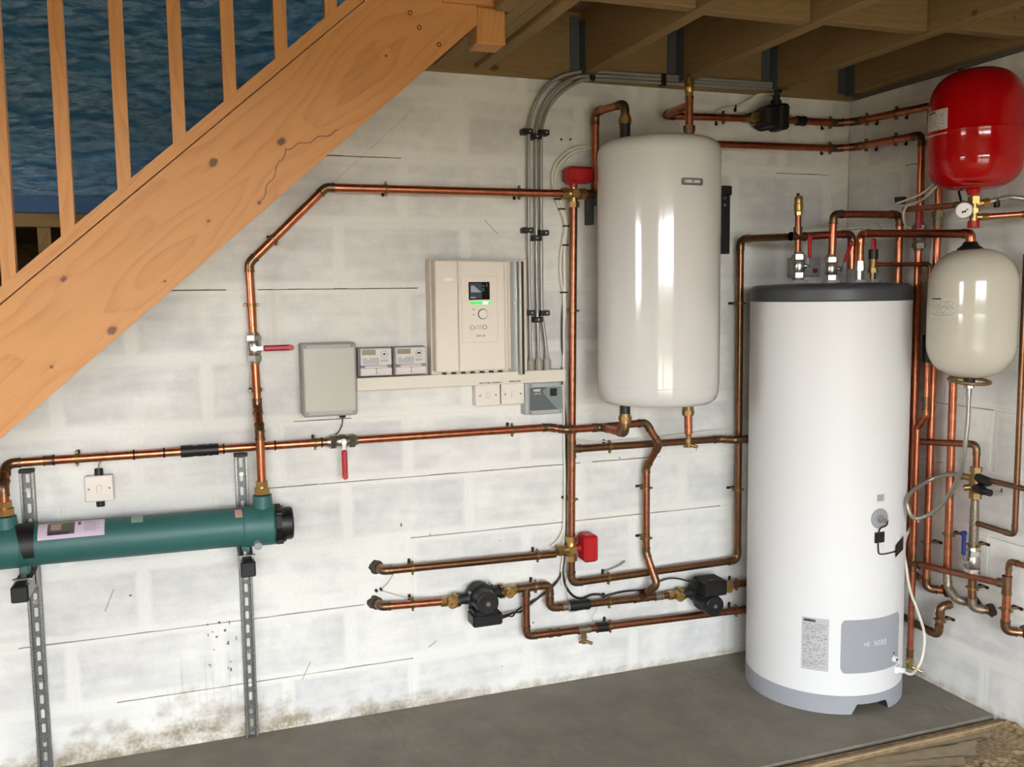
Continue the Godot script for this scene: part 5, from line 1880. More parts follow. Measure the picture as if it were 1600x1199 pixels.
func build_motor_valves() -> void:
	var X := Vector3(1, 0, 0)
	var U := Vector3.UP
	var p := Vector3(0.628, 1.8745, PZ)
	var t := thing("motor_valve", "brass three-way valve with a red motor head on top, left of hanging tank", "motor valve", p)
	var b := MB.new()
	b.lathe([Vector2(0.016, -0.034), Vector2(0.018, -0.02), Vector2(0.022, 0.0), Vector2(0.018, 0.02), Vector2(0.016, 0.034)], p, X, 20)
	b.hexa(p - X * 0.046, p - X * 0.026, 0.0225)
	b.hexa(p + X * 0.026, p + X * 0.046, 0.0225)
	b.cyl(p, p - U * 0.03, 0.016, 0.016, 18)
	b.hexa(p - U * 0.030, p - U * 0.050, 0.0215)
	b.cyl(p, p + Vector3(0, 0, 0.026), 0.016, 0.014, 18)
	b.cyl(p, p + U * 0.026, 0.014, 0.014, 16)
	part(t, "valve_body", b, M.brass)
	var h := MB.new()
	h.box(p + Vector3(0.014, 0.066, 0.010), Vector3(0.104, 0.056, 0.072), 0.010)
	h.cyl(p + U * 0.022, p + U * 0.042, 0.014, 0.016, 18)
	part(t, "motor_head", h, M.red_plastic, "red plastic motor head")

	p = Vector3(0.610, 0.545, PZ)
	t = thing("motor_valve", "brass three-way valve with a red motor head on its right, above the pumps", "motor valve", p)
	b = MB.new()
	b.lathe([Vector2(0.016, -0.034), Vector2(0.018, -0.02), Vector2(0.022, 0.0), Vector2(0.018, 0.02), Vector2(0.016, 0.034)], p + Vector3(0, 0, 0), U, 20)
	b.hexa(p - U * 0.046, p - U * 0.026, 0.0225)
	b.hexa(p + U * 0.026, p + U * 0.048, 0.0225)
	b.cyl(p - X * 0.0, p - X * 0.04, 0.016, 0.016, 18)
	b.hexa(p - X * 0.036, p - X * 0.058, 0.0225)
	b.cyl(p, p + Vector3(0, 0, 0.026), 0.016, 0.014, 18)
	b.cyl(p, p + X * 0.030, 0.013, 0.013, 16)
	part(t, "valve_body", b, M.brass)
	h = MB.new()
	h.box(p + Vector3(0.062, 0.004, 0.012), Vector3(0.056, 0.104, 0.072), 0.009)
	h.box(p + Vector3(0.078, 0.004, 0.012), Vector3(0.026, 0.100, 0.076), 0.007)
	h.cyl(p + X * 0.02, p + X * 0.042, 0.015, 0.017, 18)
	part(t, "motor_head", h, M.red_plastic, "red plastic motor head")


# ------------------------------------------------------------------ exchanger on its channels
func hsheet(mb: MB, y: float, z: float, r: float, x0: float, x1: float, a0: float, a1: float, taper := 0.0) -> void:
	var seg := 10
	for k in seg:
		var q := []
		for f in [float(k) / seg, float(k + 1) / seg]:
			var a := deg_to_rad(lerpf(a0, a1, f))
			q.append([Vector3(0, y + sin(a) * r, z + cos(a) * r), Vector3(0, sin(a), cos(a)), f])
		var i := mb.vert(q[0][0] + Vector3(x0 + taper * (1.0 - q[0][2]), 0, 0), q[0][1], Vector2(0, 1.0 - q[0][2]))
		mb.vert(q[0][0] + Vector3(x1, 0, 0), q[0][1], Vector2(1, 1.0 - q[0][2]))
		mb.vert(q[1][0] + Vector3(x1, 0, 0), q[1][1], Vector2(1, 1.0 - q[1][2]))
		mb.vert(q[1][0] + Vector3(x0 + taper * (1.0 - q[1][2]), 0, 0), q[1][1], Vector2(0, 1.0 - q[1][2]))
		mb.tri(i, i + 1, i + 2)
		mb.tri(i, i + 2, i + 3)


func build_exchanger() -> void:
	for s in [[-1.2185, 0.981, "galvanised slotted channel on the wall under the exchanger's papered end"], [-0.577, 0.985, "galvanised slotted channel on the wall under the exchanger's black-capped end"]]:
		var x: float = s[0]
		var t := thing("strut_channel", s[2], "channel", Vector3(x, 0, 0))
		var mb := MB.new()
		var wb := MB.new()
		var top: float = s[1]
		var y := 0.012
		for e in [-1.0, 1.0]:
			wb.box(Vector3(x + e * 0.0130, top * 0.5, 0.0025), Vector3(0.0152, top, 0.002))
			mb.box(Vector3(x + e * 0.0196, top * 0.5, 0.012), Vector3(0.002, top, 0.021), 0.0008)
			mb.box(Vector3(x + e * 0.0168, top * 0.5, 0.0215), Vector3(0.0075, top, 0.002), 0.0008)
		while y < top - 0.03:
			wb.box(Vector3(x, y + 0.008, 0.0025), Vector3(0.0112, 0.018, 0.002))
			for e in [-1.0, 1.0]:
				for q in [-1.0, 1.0]:
					var cx: float = x + e * 0.0056
					var cy: float = y + 0.008 + q * 0.009
					wb.poly([Vector3(cx, cy, 0.0035), Vector3(cx - e * 0.0035, cy, 0.0035), Vector3(cx, cy + q * 0.0035, 0.0035)], Vector3(0, 0, 1))
			y += 0.048
		wb.box(Vector3(x, top - 0.006, 0.0025), Vector3(0.0142, 0.012, 0.002))
		part(t, "flanges", mb, M.galv)
		part(t, "slotted_web", wb, M.galv_dark)
		var cap := MB.new()
		cap.box(Vector3(x, top + 0.001, 0.012), Vector3(0.044, 0.012, 0.026), 0.002)
		part(t, "end_cap", cap, M.dark_steel)
		for yy in [0.10, 0.30, 0.56, 0.92]:
			var b := MB.new()
			b.hexa(Vector3(x, yy, 0.003), Vector3(x, yy, 0.010), 0.0075)
			b.cyl(Vector3(x, yy, 0.010), Vector3(x, yy, 0.013), 0.004, 0.003, 10)
			part(t, "bolt", b, M.chrome)
		# bracket arm bolted to the channel
		var a := thing("bracket_arm", "black-capped steel bracket arm standing out from the channel " + ("below the papered end" if x < -1.0 else "below the black-capped end"), "bracket", Vector3(x, 0.66, 0.02))
		var am := MB.new()
		for e in [-1.0, 1.0]:
			am.box(Vector3(x + e * 0.0205 - 0.004, 0.658, 0.13), Vector3(0.0025, 0.044, 0.215), 0.0008)
			am.box(Vector3(x + e * 0.016 - 0.004, 0.6805, 0.13), Vector3(0.008, 0.0025, 0.215), 0.0008)
		am.box(Vector3(x - 0.004, 0.637, 0.13), Vector3(0.041, 0.0025, 0.215), 0.0008)
		am.poly([Vector3(x + 0.02, 0.685, 0.024), Vector3(x + 0.02, 0.62, 0.024), Vector3(x + 0.02, 0.64, 0.10), Vector3(x + 0.02, 0.682, 0.10)], Vector3(1, 0, 0))
		am.box(Vector3(x, 0.66, 0.0245), Vector3(0.044, 0.095, 0.004), 0.001)
		part(a, "arm", am, M.galv)
		var ec := MB.new()
		ec.box(Vector3(x - 0.004, 0.658, 0.244), Vector3(0.046, 0.049, 0.014), 0.004)
		ec.box(Vector3(x - 0.004, 0.6815, 0.215), Vector3(0.030, 0.004, 0.05), 0.001)
		part(a, "end_cap", ec, M.black_soft)
		var cl := MB.new()
		cl.box(Vector3(x - 0.004, 0.684, 0.178), Vector3(0.054, 0.005, 0.012), 0.001)
		cl.hexa(Vector3(x - 0.004, 0.684, 0.160), Vector3(x - 0.004, 0.696, 0.160), 0.009)
		part(a, "clamp_bar", cl, M.chrome)

	var Xa := Vector3(1, 0, 0)
	var yl := 0.7745
	var yr := 0.7685
	var z := 0.13
	var t2 := thing("heat_exchanger", "long teal tubular heat exchanger with a black end cap, on two brackets", "heat exchanger", Vector3(-0.9, 0.70, z))
	var b2 := MB.new()
	var pa := Vector3(-1.75, yl + 0.004, z)
	var pb := Vector3(-0.585, yr, z)
	b2.cyl(pa, pb, 0.0625, 0.0625, 48)
	part(t2, "body", b2, M.teal)
	var ec2 := MB.new()
	var d := (pb - pa).normalized()
	ec2.lathe([Vector2(0.061, -0.006), Vector2(0.0655, 0.0), Vector2(0.0665, 0.01), Vector2(0.0665, 0.09), Vector2(0.066, 0.100), Vector2(0.001, 0.101)], pb, d, 40)
	ec2.cyl(Vector3(-0.521, 0.80, z), Vector3(-0.521, 0.868, z), 0.034, 0.030, 28)
	ec2.box(Vector3(-0.580, 0.706, z), Vector3(0.026, 0.040, 0.04), 0.004)
	part(t2, "end_casting", ec2, M.teal)
	var lc := MB.new()
	lc.cyl(Vector3(-1.265, 0.80, z), Vector3(-1.265, 0.868, z), 0.034, 0.030, 28)
	lc.cyl(Vector3(-1.40, yl, z), Vector3(-1.225, yl, z), 0.066, 0.066, 40)
	lc.box(Vector3(-1.222, 0.706, z), Vector3(0.026, 0.040, 0.04), 0.004)
	part(t2, "end_casting", lc, M.teal)
	var fl := MB.new()
	var q := pb + d * 0.101
	fl.cyl(q, q + d * 0.016, 0.066, 0.066, 8, true, true)
	for a2 in [45.0, 135.0, 225.0, 315.0]:
		var e := Vector3(0, sin(deg_to_rad(a2)), cos(deg_to_rad(a2)))
		fl.box(q + d * 0.010 + e * 0.064, Vector3(0.026, 0.020, 0.020), 0.004, Basis(Xa, -deg_to_rad(a2)))
		fl.hexa(q + d * 0.022 + e * 0.060, q + d * 0.030 + e * 0.060, 0.008)
	part(t2, "flange", fl, M.black)
	var cp := MB.new()
	cp.lathe([Vector2(0.054, 0.014), Vector2(0.054, 0.050), Vector2(0.050, 0.056), Vector2(0.001, 0.057)], q, d, 36)
	part(t2, "cap", cp, M.black, "black end cap")
	var pg := MB.new()
	pg.cyl(Vector3(-0.545, 0.722, z + 0.050), Vector3(-0.545, 0.718, z + 0.074), 0.012, 0.012, 18)
	pg.ring(Vector3(-0.545, 0.718, z + 0.074), Vector3(0, -0.15, 0.99).normalized(), 0.009, 0.0125, 0.004, 18)
	part(t2, "plug", pg, M.panel_grey)
	var st := MB.new()
	hsheet(st, yl, z, 0.0635, -1.176, -0.993, 22.0, 80.0, 0.0)
	part(t2, "paper_label", st, M.photo_sticker, "paper label with a small picture")
	var s2 := MB.new()
	hsheet(s2, yl - 0.002, z, 0.0633, -0.918, -0.884, 52.0, 85.0)
	part(t2, "small_sticker", s2, M.pale_sticker)
	var s3 := MB.new()
	hsheet(s3, yr, z, 0.0635, -0.610, -0.588, 42.0, 75.0)
	part(t2, "small_sticker", s3, M.red_sticker)
	var sm := MB.new()
	hsheet(sm, yl - 0.002, z, 0.0634, -1.22, -0.60, -9.0, -4.0)
	part(t2, "seam", sm, M.teal)
	var tp := MB.new()
	hsheet(tp, yl, z, 0.0685, -1.243, -1.186, -22.0, 88.0, 0.028)
	part(t2, "tape_flap", tp, M.black_tape, "flap of black tape")
	# cast marks
	words(t2, "I K", Vector3(-0.533, 0.808, z + 0.0560), 0.010, M.ink)


# ------------------------------------------------------------------ electrics on the wall
func switch_plate(called: String, label: String, x0: float, x1: float, y0: float, y1: float, deep: float) -> Node3D:
	var t := thing(called, label, "switch", Vector3((x0 + x1) * 0.5, y0, 0))
	var c := Vector3((x0 + x1) * 0.5, (y0 + y1) * 0.5, 0)
	var b := MB.new()
	b.box(c + Vector3(0, 0, (deep - 0.008) * 0.5), Vector3(x1 - x0 - 0.003, y1 - y0 - 0.003, deep - 0.008), 0.003)
	part(t, "back_box", b, M.white_plastic)
	var p := MB.new()
	p.box(c + Vector3(0, 0, deep - 0.004), Vector3(x1 - x0, y1 - y0, 0.008), 0.003)
	part(t, "plate", p, M.white_plastic)
	var r := MB.new()
	r.box(c + Vector3(0, 0, deep + 0.001), Vector3(0.015, 0.024, 0.005), 0.0015, Basis(Vector3(1, 0, 0), 0.08))
	part(t, "rocker", r, M.white_plastic)
	for e in [-1.0, 1.0]:
		var s := MB.new()
		s.cyl(c + Vector3(e * 0.0302, 0, deep - 0.0005), c + Vector3(e * 0.0302, 0, deep + 0.0007), 0.0034, 0.003, 12)
		part(t, "screw", s, M.label_grey)
	return t


func meter(x0: float, x1: float, label: String, bright: bool) -> void:
	var y0 := 1.2345
	var y1 := 1.3335
	var c := Vector3((x0 + x1) * 0.5, 0, 0)
	var t := thing("energy_meter", label, "meter", Vector3(c.x, y0, 0))
	var w := x1 - x0
	var b := MB.new()
	b.box(Vector3(c.x - 0.004, (y0 + y1) * 0.5, 0.024), Vector3(w + 0.004, y1 - y0, 0.048), 0.003)
	part(t, "body", b, M.label_grey)
	var f := MB.new()
	f.box(Vector3(c.x, y1 - 0.032, 0.052), Vector3(w - 0.004, 0.060, 0.012), 0.003)
	part(t, "face", f, M.pale_face)
	var l := MB.new()
	l.box(Vector3(c.x - w * 0.22, y1 - 0.016, 0.0585), Vector3(w * 0.42, 0.018, 0.001))
	part(t, "display", l, M.lcd)
	var d := MB.new()
	d.cyl(Vector3(c.x - w * 0.24, y1 - 0.037, 0.0575), Vector3(c.x - w * 0.24, y1 - 0.037, 0.0595), 0.0042 if not bright else 0.003, 0.003, 12)
	part(t, "indicator_light", d, M.amber_led)
	var p := MB.new()
	p.box(Vector3(c.x - w * 0.16, y1 - 0.046, 0.0585), Vector3(w * 0.5, 0.022, 0.0008))
	part(t, "printed_field", p, M.tag_label)
	var k := MB.new()
	k.ring(Vector3(c.x + w * 0.25, y1 - 0.024, 0.059), Vector3(0, 0, 1), 0.010, 0.0125, 0.002, 24)
	k.box(Vector3(c.x + w * 0.25, y1 - 0.046, 0.0585), Vector3(0.026, 0.008, 0.001))
	part(t, "dial", k, M.unit_grey)
	var kb := MB.new()
	kb.box(Vector3(c.x + w * 0.25, y1 - 0.023, 0.0595), Vector3(0.012 if bright else 0.007, 0.006, 0.002))
	part(t, "dial_mark", kb, M.ink)
	var g := MB.new()
	g.box(Vector3(c.x, y0 + 0.016, 0.052), Vector3(w - 0.003, 0.028, 0.014), 0.003)
	g.box(Vector3(c.x, y0 + 0.032, 0.052), Vector3(w - 0.034, 0.010, 0.014), 0.003)
	part(t, "terminal_cover", g, M.pale_face)
	var a := MB.new()
	a.box(Vector3(c.x, y0 + 0.018, 0.0595), Vector3(0.002, 0.020, 0.001))
	a.box(Vector3(c.x, y0 + 0.026, 0.0595), Vector3(0.006, 0.003, 0.001))
	a.box(Vector3(c.x, y0 + 0.012, 0.0595), Vector3(0.006, 0.003, 0.001))
	for e in [-1.0, 1.0]:
		a.box(Vector3(c.x + e * (w * 0.5 - 0.010), y0 + 0.0345, 0.055), Vector3(0.014, 0.007, 0.010), 0.001)
	part(t, "cover_mark", a, M.unit_mid)


func build_electrics() -> void:
	# grey enclosure with its film still on
	var t := thing("junction_box", "tall grey plastic enclosure with protective film, left of the meters", "junction box", Vector3(-0.283, 1.108, 0))
	var b := MB.new()
	b.box(Vector3(-0.284, 1.2325, 0.034), Vector3(0.180, 0.246, 0.068), 0.006)
	part(t, "back_box", b, M.box_grey)
	var l := MB.new()
	l.box(Vector3(-0.284, 1.2325, 0.078), Vector3(0.182, 0.248, 0.024), 0.006)
	part(t, "lid", l, M.box_grey)
	var f := MB.new()
	f.box(Vector3(-0.284, 1.2325, 0.0905), Vector3(0.166, 0.210, 0.0012), 0.0004)
	part(t, "film", f, M.box_film)
	for e in [[-0.362, 1.345], [-0.206, 1.345], [-0.362, 1.120], [-0.206, 1.120]]:
		var s := MB.new()
		s.cyl(Vector3(e[0], e[1], 0.089), Vector3(e[0], e[1], 0.0915), 0.005, 0.0045, 12)
		part(t, "screw", s, M.unit_mid)
	var g := MB.new()
	g.cyl(Vector3(-0.238, 1.112, 0.045), Vector3(-0.238, 1.096, 0.045), 0.013, 0.010, 14)
	part(t, "cable_gland", g, M.black)
	t = thing("sensor_wire", "thin dark wire from the grey enclosure down to the lever valve", "wire", Vector3(-0.24, 1.05, 0.03))
	cable(t, [Vector3(-0.238, 1.098, 0.045), Vector3(-0.240, 1.075, 0.046), Vector3(-0.250, 1.050, 0.040), Vector3(-0.262, 1.036, 0.03)], 0.0022, M.cable_black)

	meter(-0.1755, -0.062, "small square energy meter beside the grey enclosure", false)
	meter(-0.0525, 0.061, "small square energy meter beside the beige controller", true)

	# trunking
	t = thing("cable_trunking", "long white cable trunking running under the meters and controller", "trunking", Vector3(0.2, 1.187, 0))
	b = MB.new()
	b.box(Vector3(0.2015, 1.2085, 0.028), Vector3(0.777, 0.043, 0.056), 0.001)
	part(t, "trough", b, M.trunking)
	l = MB.new()
	l.box(Vector3(0.2015, 1.2085, 0.058), Vector3(0.779, 0.045, 0.006), 0.002)
	part(t, "lid", l, M.trunking)
	words(t, "HEAT PUMP CONTROLS", Vector3(0.294, 1.1935, 0.0615), 0.0056, M.ink)
	words(t, "IMMERSION", Vector3(0.388, 1.1950, 0.0615), 0.0056, M.ink)
	for x in [0.462, 0.494, 0.528]:
		g = MB.new()
		g.cyl(Vector3(x, 1.230, 0.030), Vector3(x, 1.246, 0.030), 0.0155, 0.0145, 12, true, true)
		g.cyl(Vector3(x, 1.246, 0.030), Vector3(x, 1.266, 0.030), 0.0150, 0.0145, 12, true, true)
		g.cyl(Vector3(x, 1.266, 0.030), Vector3(x, 1.276, 0.030), 0.012, 0.009, 16)
		part(t, "cable_gland", g, M.gland)

	# controller: back tray, two-part cover and the hinged steel edge at its right
	t = thing("heating_controller", "beige wall controller with lit screen, dial and green lamp bar", "controller", Vector3(0.25, 1.23, 0))
	b = MB.new()
	b.box(Vector3(0.258, 1.434, 0.03), Vector3(0.362, 0.405, 0.06), 0.003)
	part(t, "back_tray", b, M.ctrl)
	f = MB.new()
	f.box(Vector3(0.1225, 1.4365, 0.0855), Vector3(0.083, 0.388, 0.053), 0.004)
	var fo := part(t, "left_cover", f, M.ctrl)
	words(fo, "NIBE", Vector3(0.130, 1.564, 0.1125), 0.010, M.ink_pale)
	l = MB.new()
	l.box(Vector3(0.2515, 1.4365, 0.084), Vector3(0.172, 0.386, 0.052), 0.004)
	part(t, "front_cover", l, M.ctrl)
	# raised control panel with a rounded rim
	var pn := MB.new()
	pn.box(Vector3(0.242, 1.459, 0.1105), Vector3(0.130, 0.228, 0.0025), 0.001)
	var pno := part(t, "control_panel", pn, M.ctrl)
	var rim := MB.new()
	for e in [[Vector3(0.242, 1.5735, 0.1115), Vector3(0.130, 0.002, 0.003)], [Vector3(0.242, 1.3445, 0.1115), Vector3(0.130, 0.002, 0.003)], [Vector3(0.1765, 1.459, 0.1115), Vector3(0.002, 0.226, 0.003)], [Vector3(0.3075, 1.459, 0.1115), Vector3(0.002, 0.226, 0.003)]]:
		rim.box(e[0], e[1], 0.0006)
	part(pno, "rim", rim, M.ctrl)
	var sc := MB.new()
	sc.box(Vector3(0.2405, 1.5240, 0.1125), Vector3(0.077, 0.062, 0.003), 0.0005)
	part(pno, "screen_frame", sc, M.glass_dark)
	var scr := MB.new()
	scr.quad(Vector3(0.2035, 1.4945, 0.1143), Vector3(0.2775, 1.4945, 0.1143), Vector3(0.2775, 1.5535, 0.1143), Vector3(0.2035, 1.5535, 0.1143), Vector3(0, 0, 1))
	part(pno, "screen", scr, M.screen)
	var gl := MB.new()
	gl.box(Vector3(0.244, 1.4815, 0.1130), Vector3(0.078, 0.0075, 0.002), 0.0008)
	part(pno, "green_lamp", gl, M.green_led)
	var gc := MB.new()
	gc.box(Vector3(0.262, 1.4815, 0.1140), Vector3(0.020, 0.007, 0.001), 0.0003)
	part(pno, "green_lamp_core", gc, M.green_core)
	var kn := MB.new()
	kn.cyl(Vector3(0.2525, 1.443, 0.111), Vector3(0.2525, 1.443, 0.120), 0.0165, 0.0155, 32)
	part(pno, "dial", kn, M.ctrl)
	var kr := MB.new()
	kr.ring(Vector3(0.2525, 1.443, 0.1125), Vector3(0, 0, 1), 0.0165, 0.0188, 0.003, 32)
	part(pno, "dial_ring", kr, M.label_grey)
	for e in [[0.213, 1.396], [0.2585, 1.397]]:
		kr = MB.new()
		kr.ring(Vector3(e[0], e[1], 0.1125), Vector3(0, 0, 1), 0.0066, 0.0084, 0.003, 20)
		part(pno, "button_ring", kr, M.label_grey)
	var mk := MB.new()
	for k in 3:
		mk.box(Vector3(0.228 + k * 0.008, 1.402, 0.1121), Vector3(0.004, 0.003, 0.0006))
		mk.box(Vector3(0.228 + k * 0.008, 1.394, 0.1121), Vector3(0.005, 0.003, 0.0006))
	mk.box(Vector3(0.2185, 1.460, 0.1121), Vector3(0.009, 0.003, 0.0006))
	mk.box(Vector3(0.2185, 1.441, 0.1121), Vector3(0.007, 0.003, 0.0006))
	part(pno, "panel_marks", mk, M.unit_mid)
	words(pno, "SMO 20", Vector3(0.243, 1.3665, 0.1122), 0.0072, M.unit_mid)
	# right flank
	var fr := MB.new()
	fr.box(Vector3(0.3435, 1.4365, 0.080), Vector3(0.014, 0.386, 0.046), 0.003)
	fr.box(Vector3(0.360, 1.4365, 0.072), Vector3(0.010, 0.386, 0.032), 0.002)
	part(t, "side_ridge", fr, M.ctrl)
	var sg := MB.new()
	sg.box(Vector3(0.381, 1.430, 0.062), Vector3(0.030, 0.395, 0.010), 0.001)
	part(t, "side_panel", sg, M.steel)
	var se := MB.new()
	se.box(Vector3(0.402, 1.424, 0.075), Vector3(0.004, 0.408, 0.050), 0.0012)
	part(t, "steel_edge", se, M.chrome, "bright folded steel edge")
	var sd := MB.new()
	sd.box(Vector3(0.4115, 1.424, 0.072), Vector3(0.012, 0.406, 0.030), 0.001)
	part(t, "gap_shade", sd, M.dark_steel)  # dark strip in place of the shaded gap beside the steel edge
	var lk := MB.new()
	lk.cyl(Vector3(0.384, 1.478, 0.066), Vector3(0.384, 1.478, 0.073), 0.007, 0.006, 14)
	lk.box(Vector3(0.393, 1.510, 0.070), Vector3(0.007, 0.036, 0.008), 0.001)
	part(t, "latch", lk, M.chrome)
	for k in 7:
		var dk := MB.new()
		dk.box(Vector3(0.120 + k * 0.035, 1.2350, 0.05), Vector3(0.012, 0.006, 0.06))
		part(t, "cable_entry", dk, M.ink)

	switch_plate("isolator_switch", "white square switch under the trunking, left of its twin", 0.242, 0.3355, 1.1075, 1.1870, 0.048)
	switch_plate("isolator_switch", "white square switch under the trunking, touching the grey box", 0.3405, 0.4295, 1.1080, 1.1870, 0.048)

	t = thing("heater_control_box", "small grey control box with dark sloped panel and black rocker", "control box", Vector3(0.507, 1.066, 0))
	b = MB.new()
	b.box(Vector3(0.500, 1.1265, 0.026), Vector3(0.137, 0.118, 0.052), 0.004)
	part(t, "back_box", b, M.unit_grey)
	l = MB.new()
	l.box(Vector3(0.5075, 1.1265, 0.058), Vector3(0.130, 0.118, 0.014), 0.004)
	part(t, "lid", l, M.unit_grey)
	f = MB.new()
	f.box(Vector3(0.5075, 1.1265, 0.0655), Vector3(0.128, 0.086, 0.001))
	part(t, "front_foil", f, M.unit_mid)
	var dk2 := MB.new()
	dk2.poly([Vector3(0.4436, 1.1692, 0.0664), Vector3(0.4436, 1.0840, 0.0664), Vector3(0.553, 1.0840, 0.0664), Vector3(0.499, 1.144, 0.0664), Vector3(0.496, 1.1545, 0.0664), Vector3(0.512, 1.1692, 0.0664)], Vector3(0, 0, 1))
	part(t, "dark_field", dk2, M.unit_dark)
	words(t, "NIBE", Vector3(0.472, 1.158, 0.0668), 0.0085, M.ink_white)
	words(t, "HR 10", Vector3(0.474, 1.1455, 0.0668), 0.0066, M.ink_silver, 0.0, false)
	var rk := MB.new()
	rk.box(Vector3(0.5365, 1.1490, 0.069), Vector3(0.026, 0.028, 0.006), 0.001)
	rk.box(Vector3(0.5365, 1.1490, 0.073), Vector3(0.016, 0.019, 0.004), 0.001)
	part(t, "rocker_switch", rk, M.black)
	for e in [[0.449, 1.1775], [0.566, 1.1775], [0.449, 1.0755], [0.566, 1.0755]]:
		var s := MB.new()
		s.cyl(Vector3(e[0], e[1], 0.064), Vector3(e[0], e[1], 0.0668), 0.0045, 0.004, 12)
		part(t, "screw", s, M.unit_mid)

	t = switch_plate("spur_switch", "white square switch with black glands above the teal exchanger", -1.055, -0.971, 0.8715, 0.954, 0.040)
	for e in [[0.954, 1.0], [0.8715, -1.0]]:
		g = MB.new()
		g.cyl(Vector3(-1.013, e[0] - e[1] * 0.002, 0.018), Vector3(-1.013, e[0] + e[1] * 0.020, 0.018), 0.0135, 0.0125, 14)
		part(t, "cable_gland", g, M.black)
	var wt := thing("sensor_wire", "thin pale wire from the spur switch up behind the long pipe", "wire", Vector3(-1.01, 0.98, 0.02))
	cable(wt, [Vector3(-1.013, 0.974, 0.018), Vector3(-1.010, 0.990, 0.02), Vector3(-0.995, 1.008, 0.024), Vector3(-0.985, 1.03, 0.02)], 0.002, M.cable_grey)

	t = thing("sensor_box", "small pale grey plate on the wall behind the cylinder's first valve", "junction box", Vector3(1.68, 1.57, 0))
	b = MB.new()
	b.box(Vector3(1.68, 1.6075, 0.015), Vector3(0.145, 0.078, 0.03), 0.003)
	part(t, "box_body", b, M.unit_grey)
	l = MB.new()
	l.box(Vector3(1.725, 1.592, 0.0305), Vector3(0.022, 0.016, 0.001))
	part(t, "red_mark", l, M.red_grip)


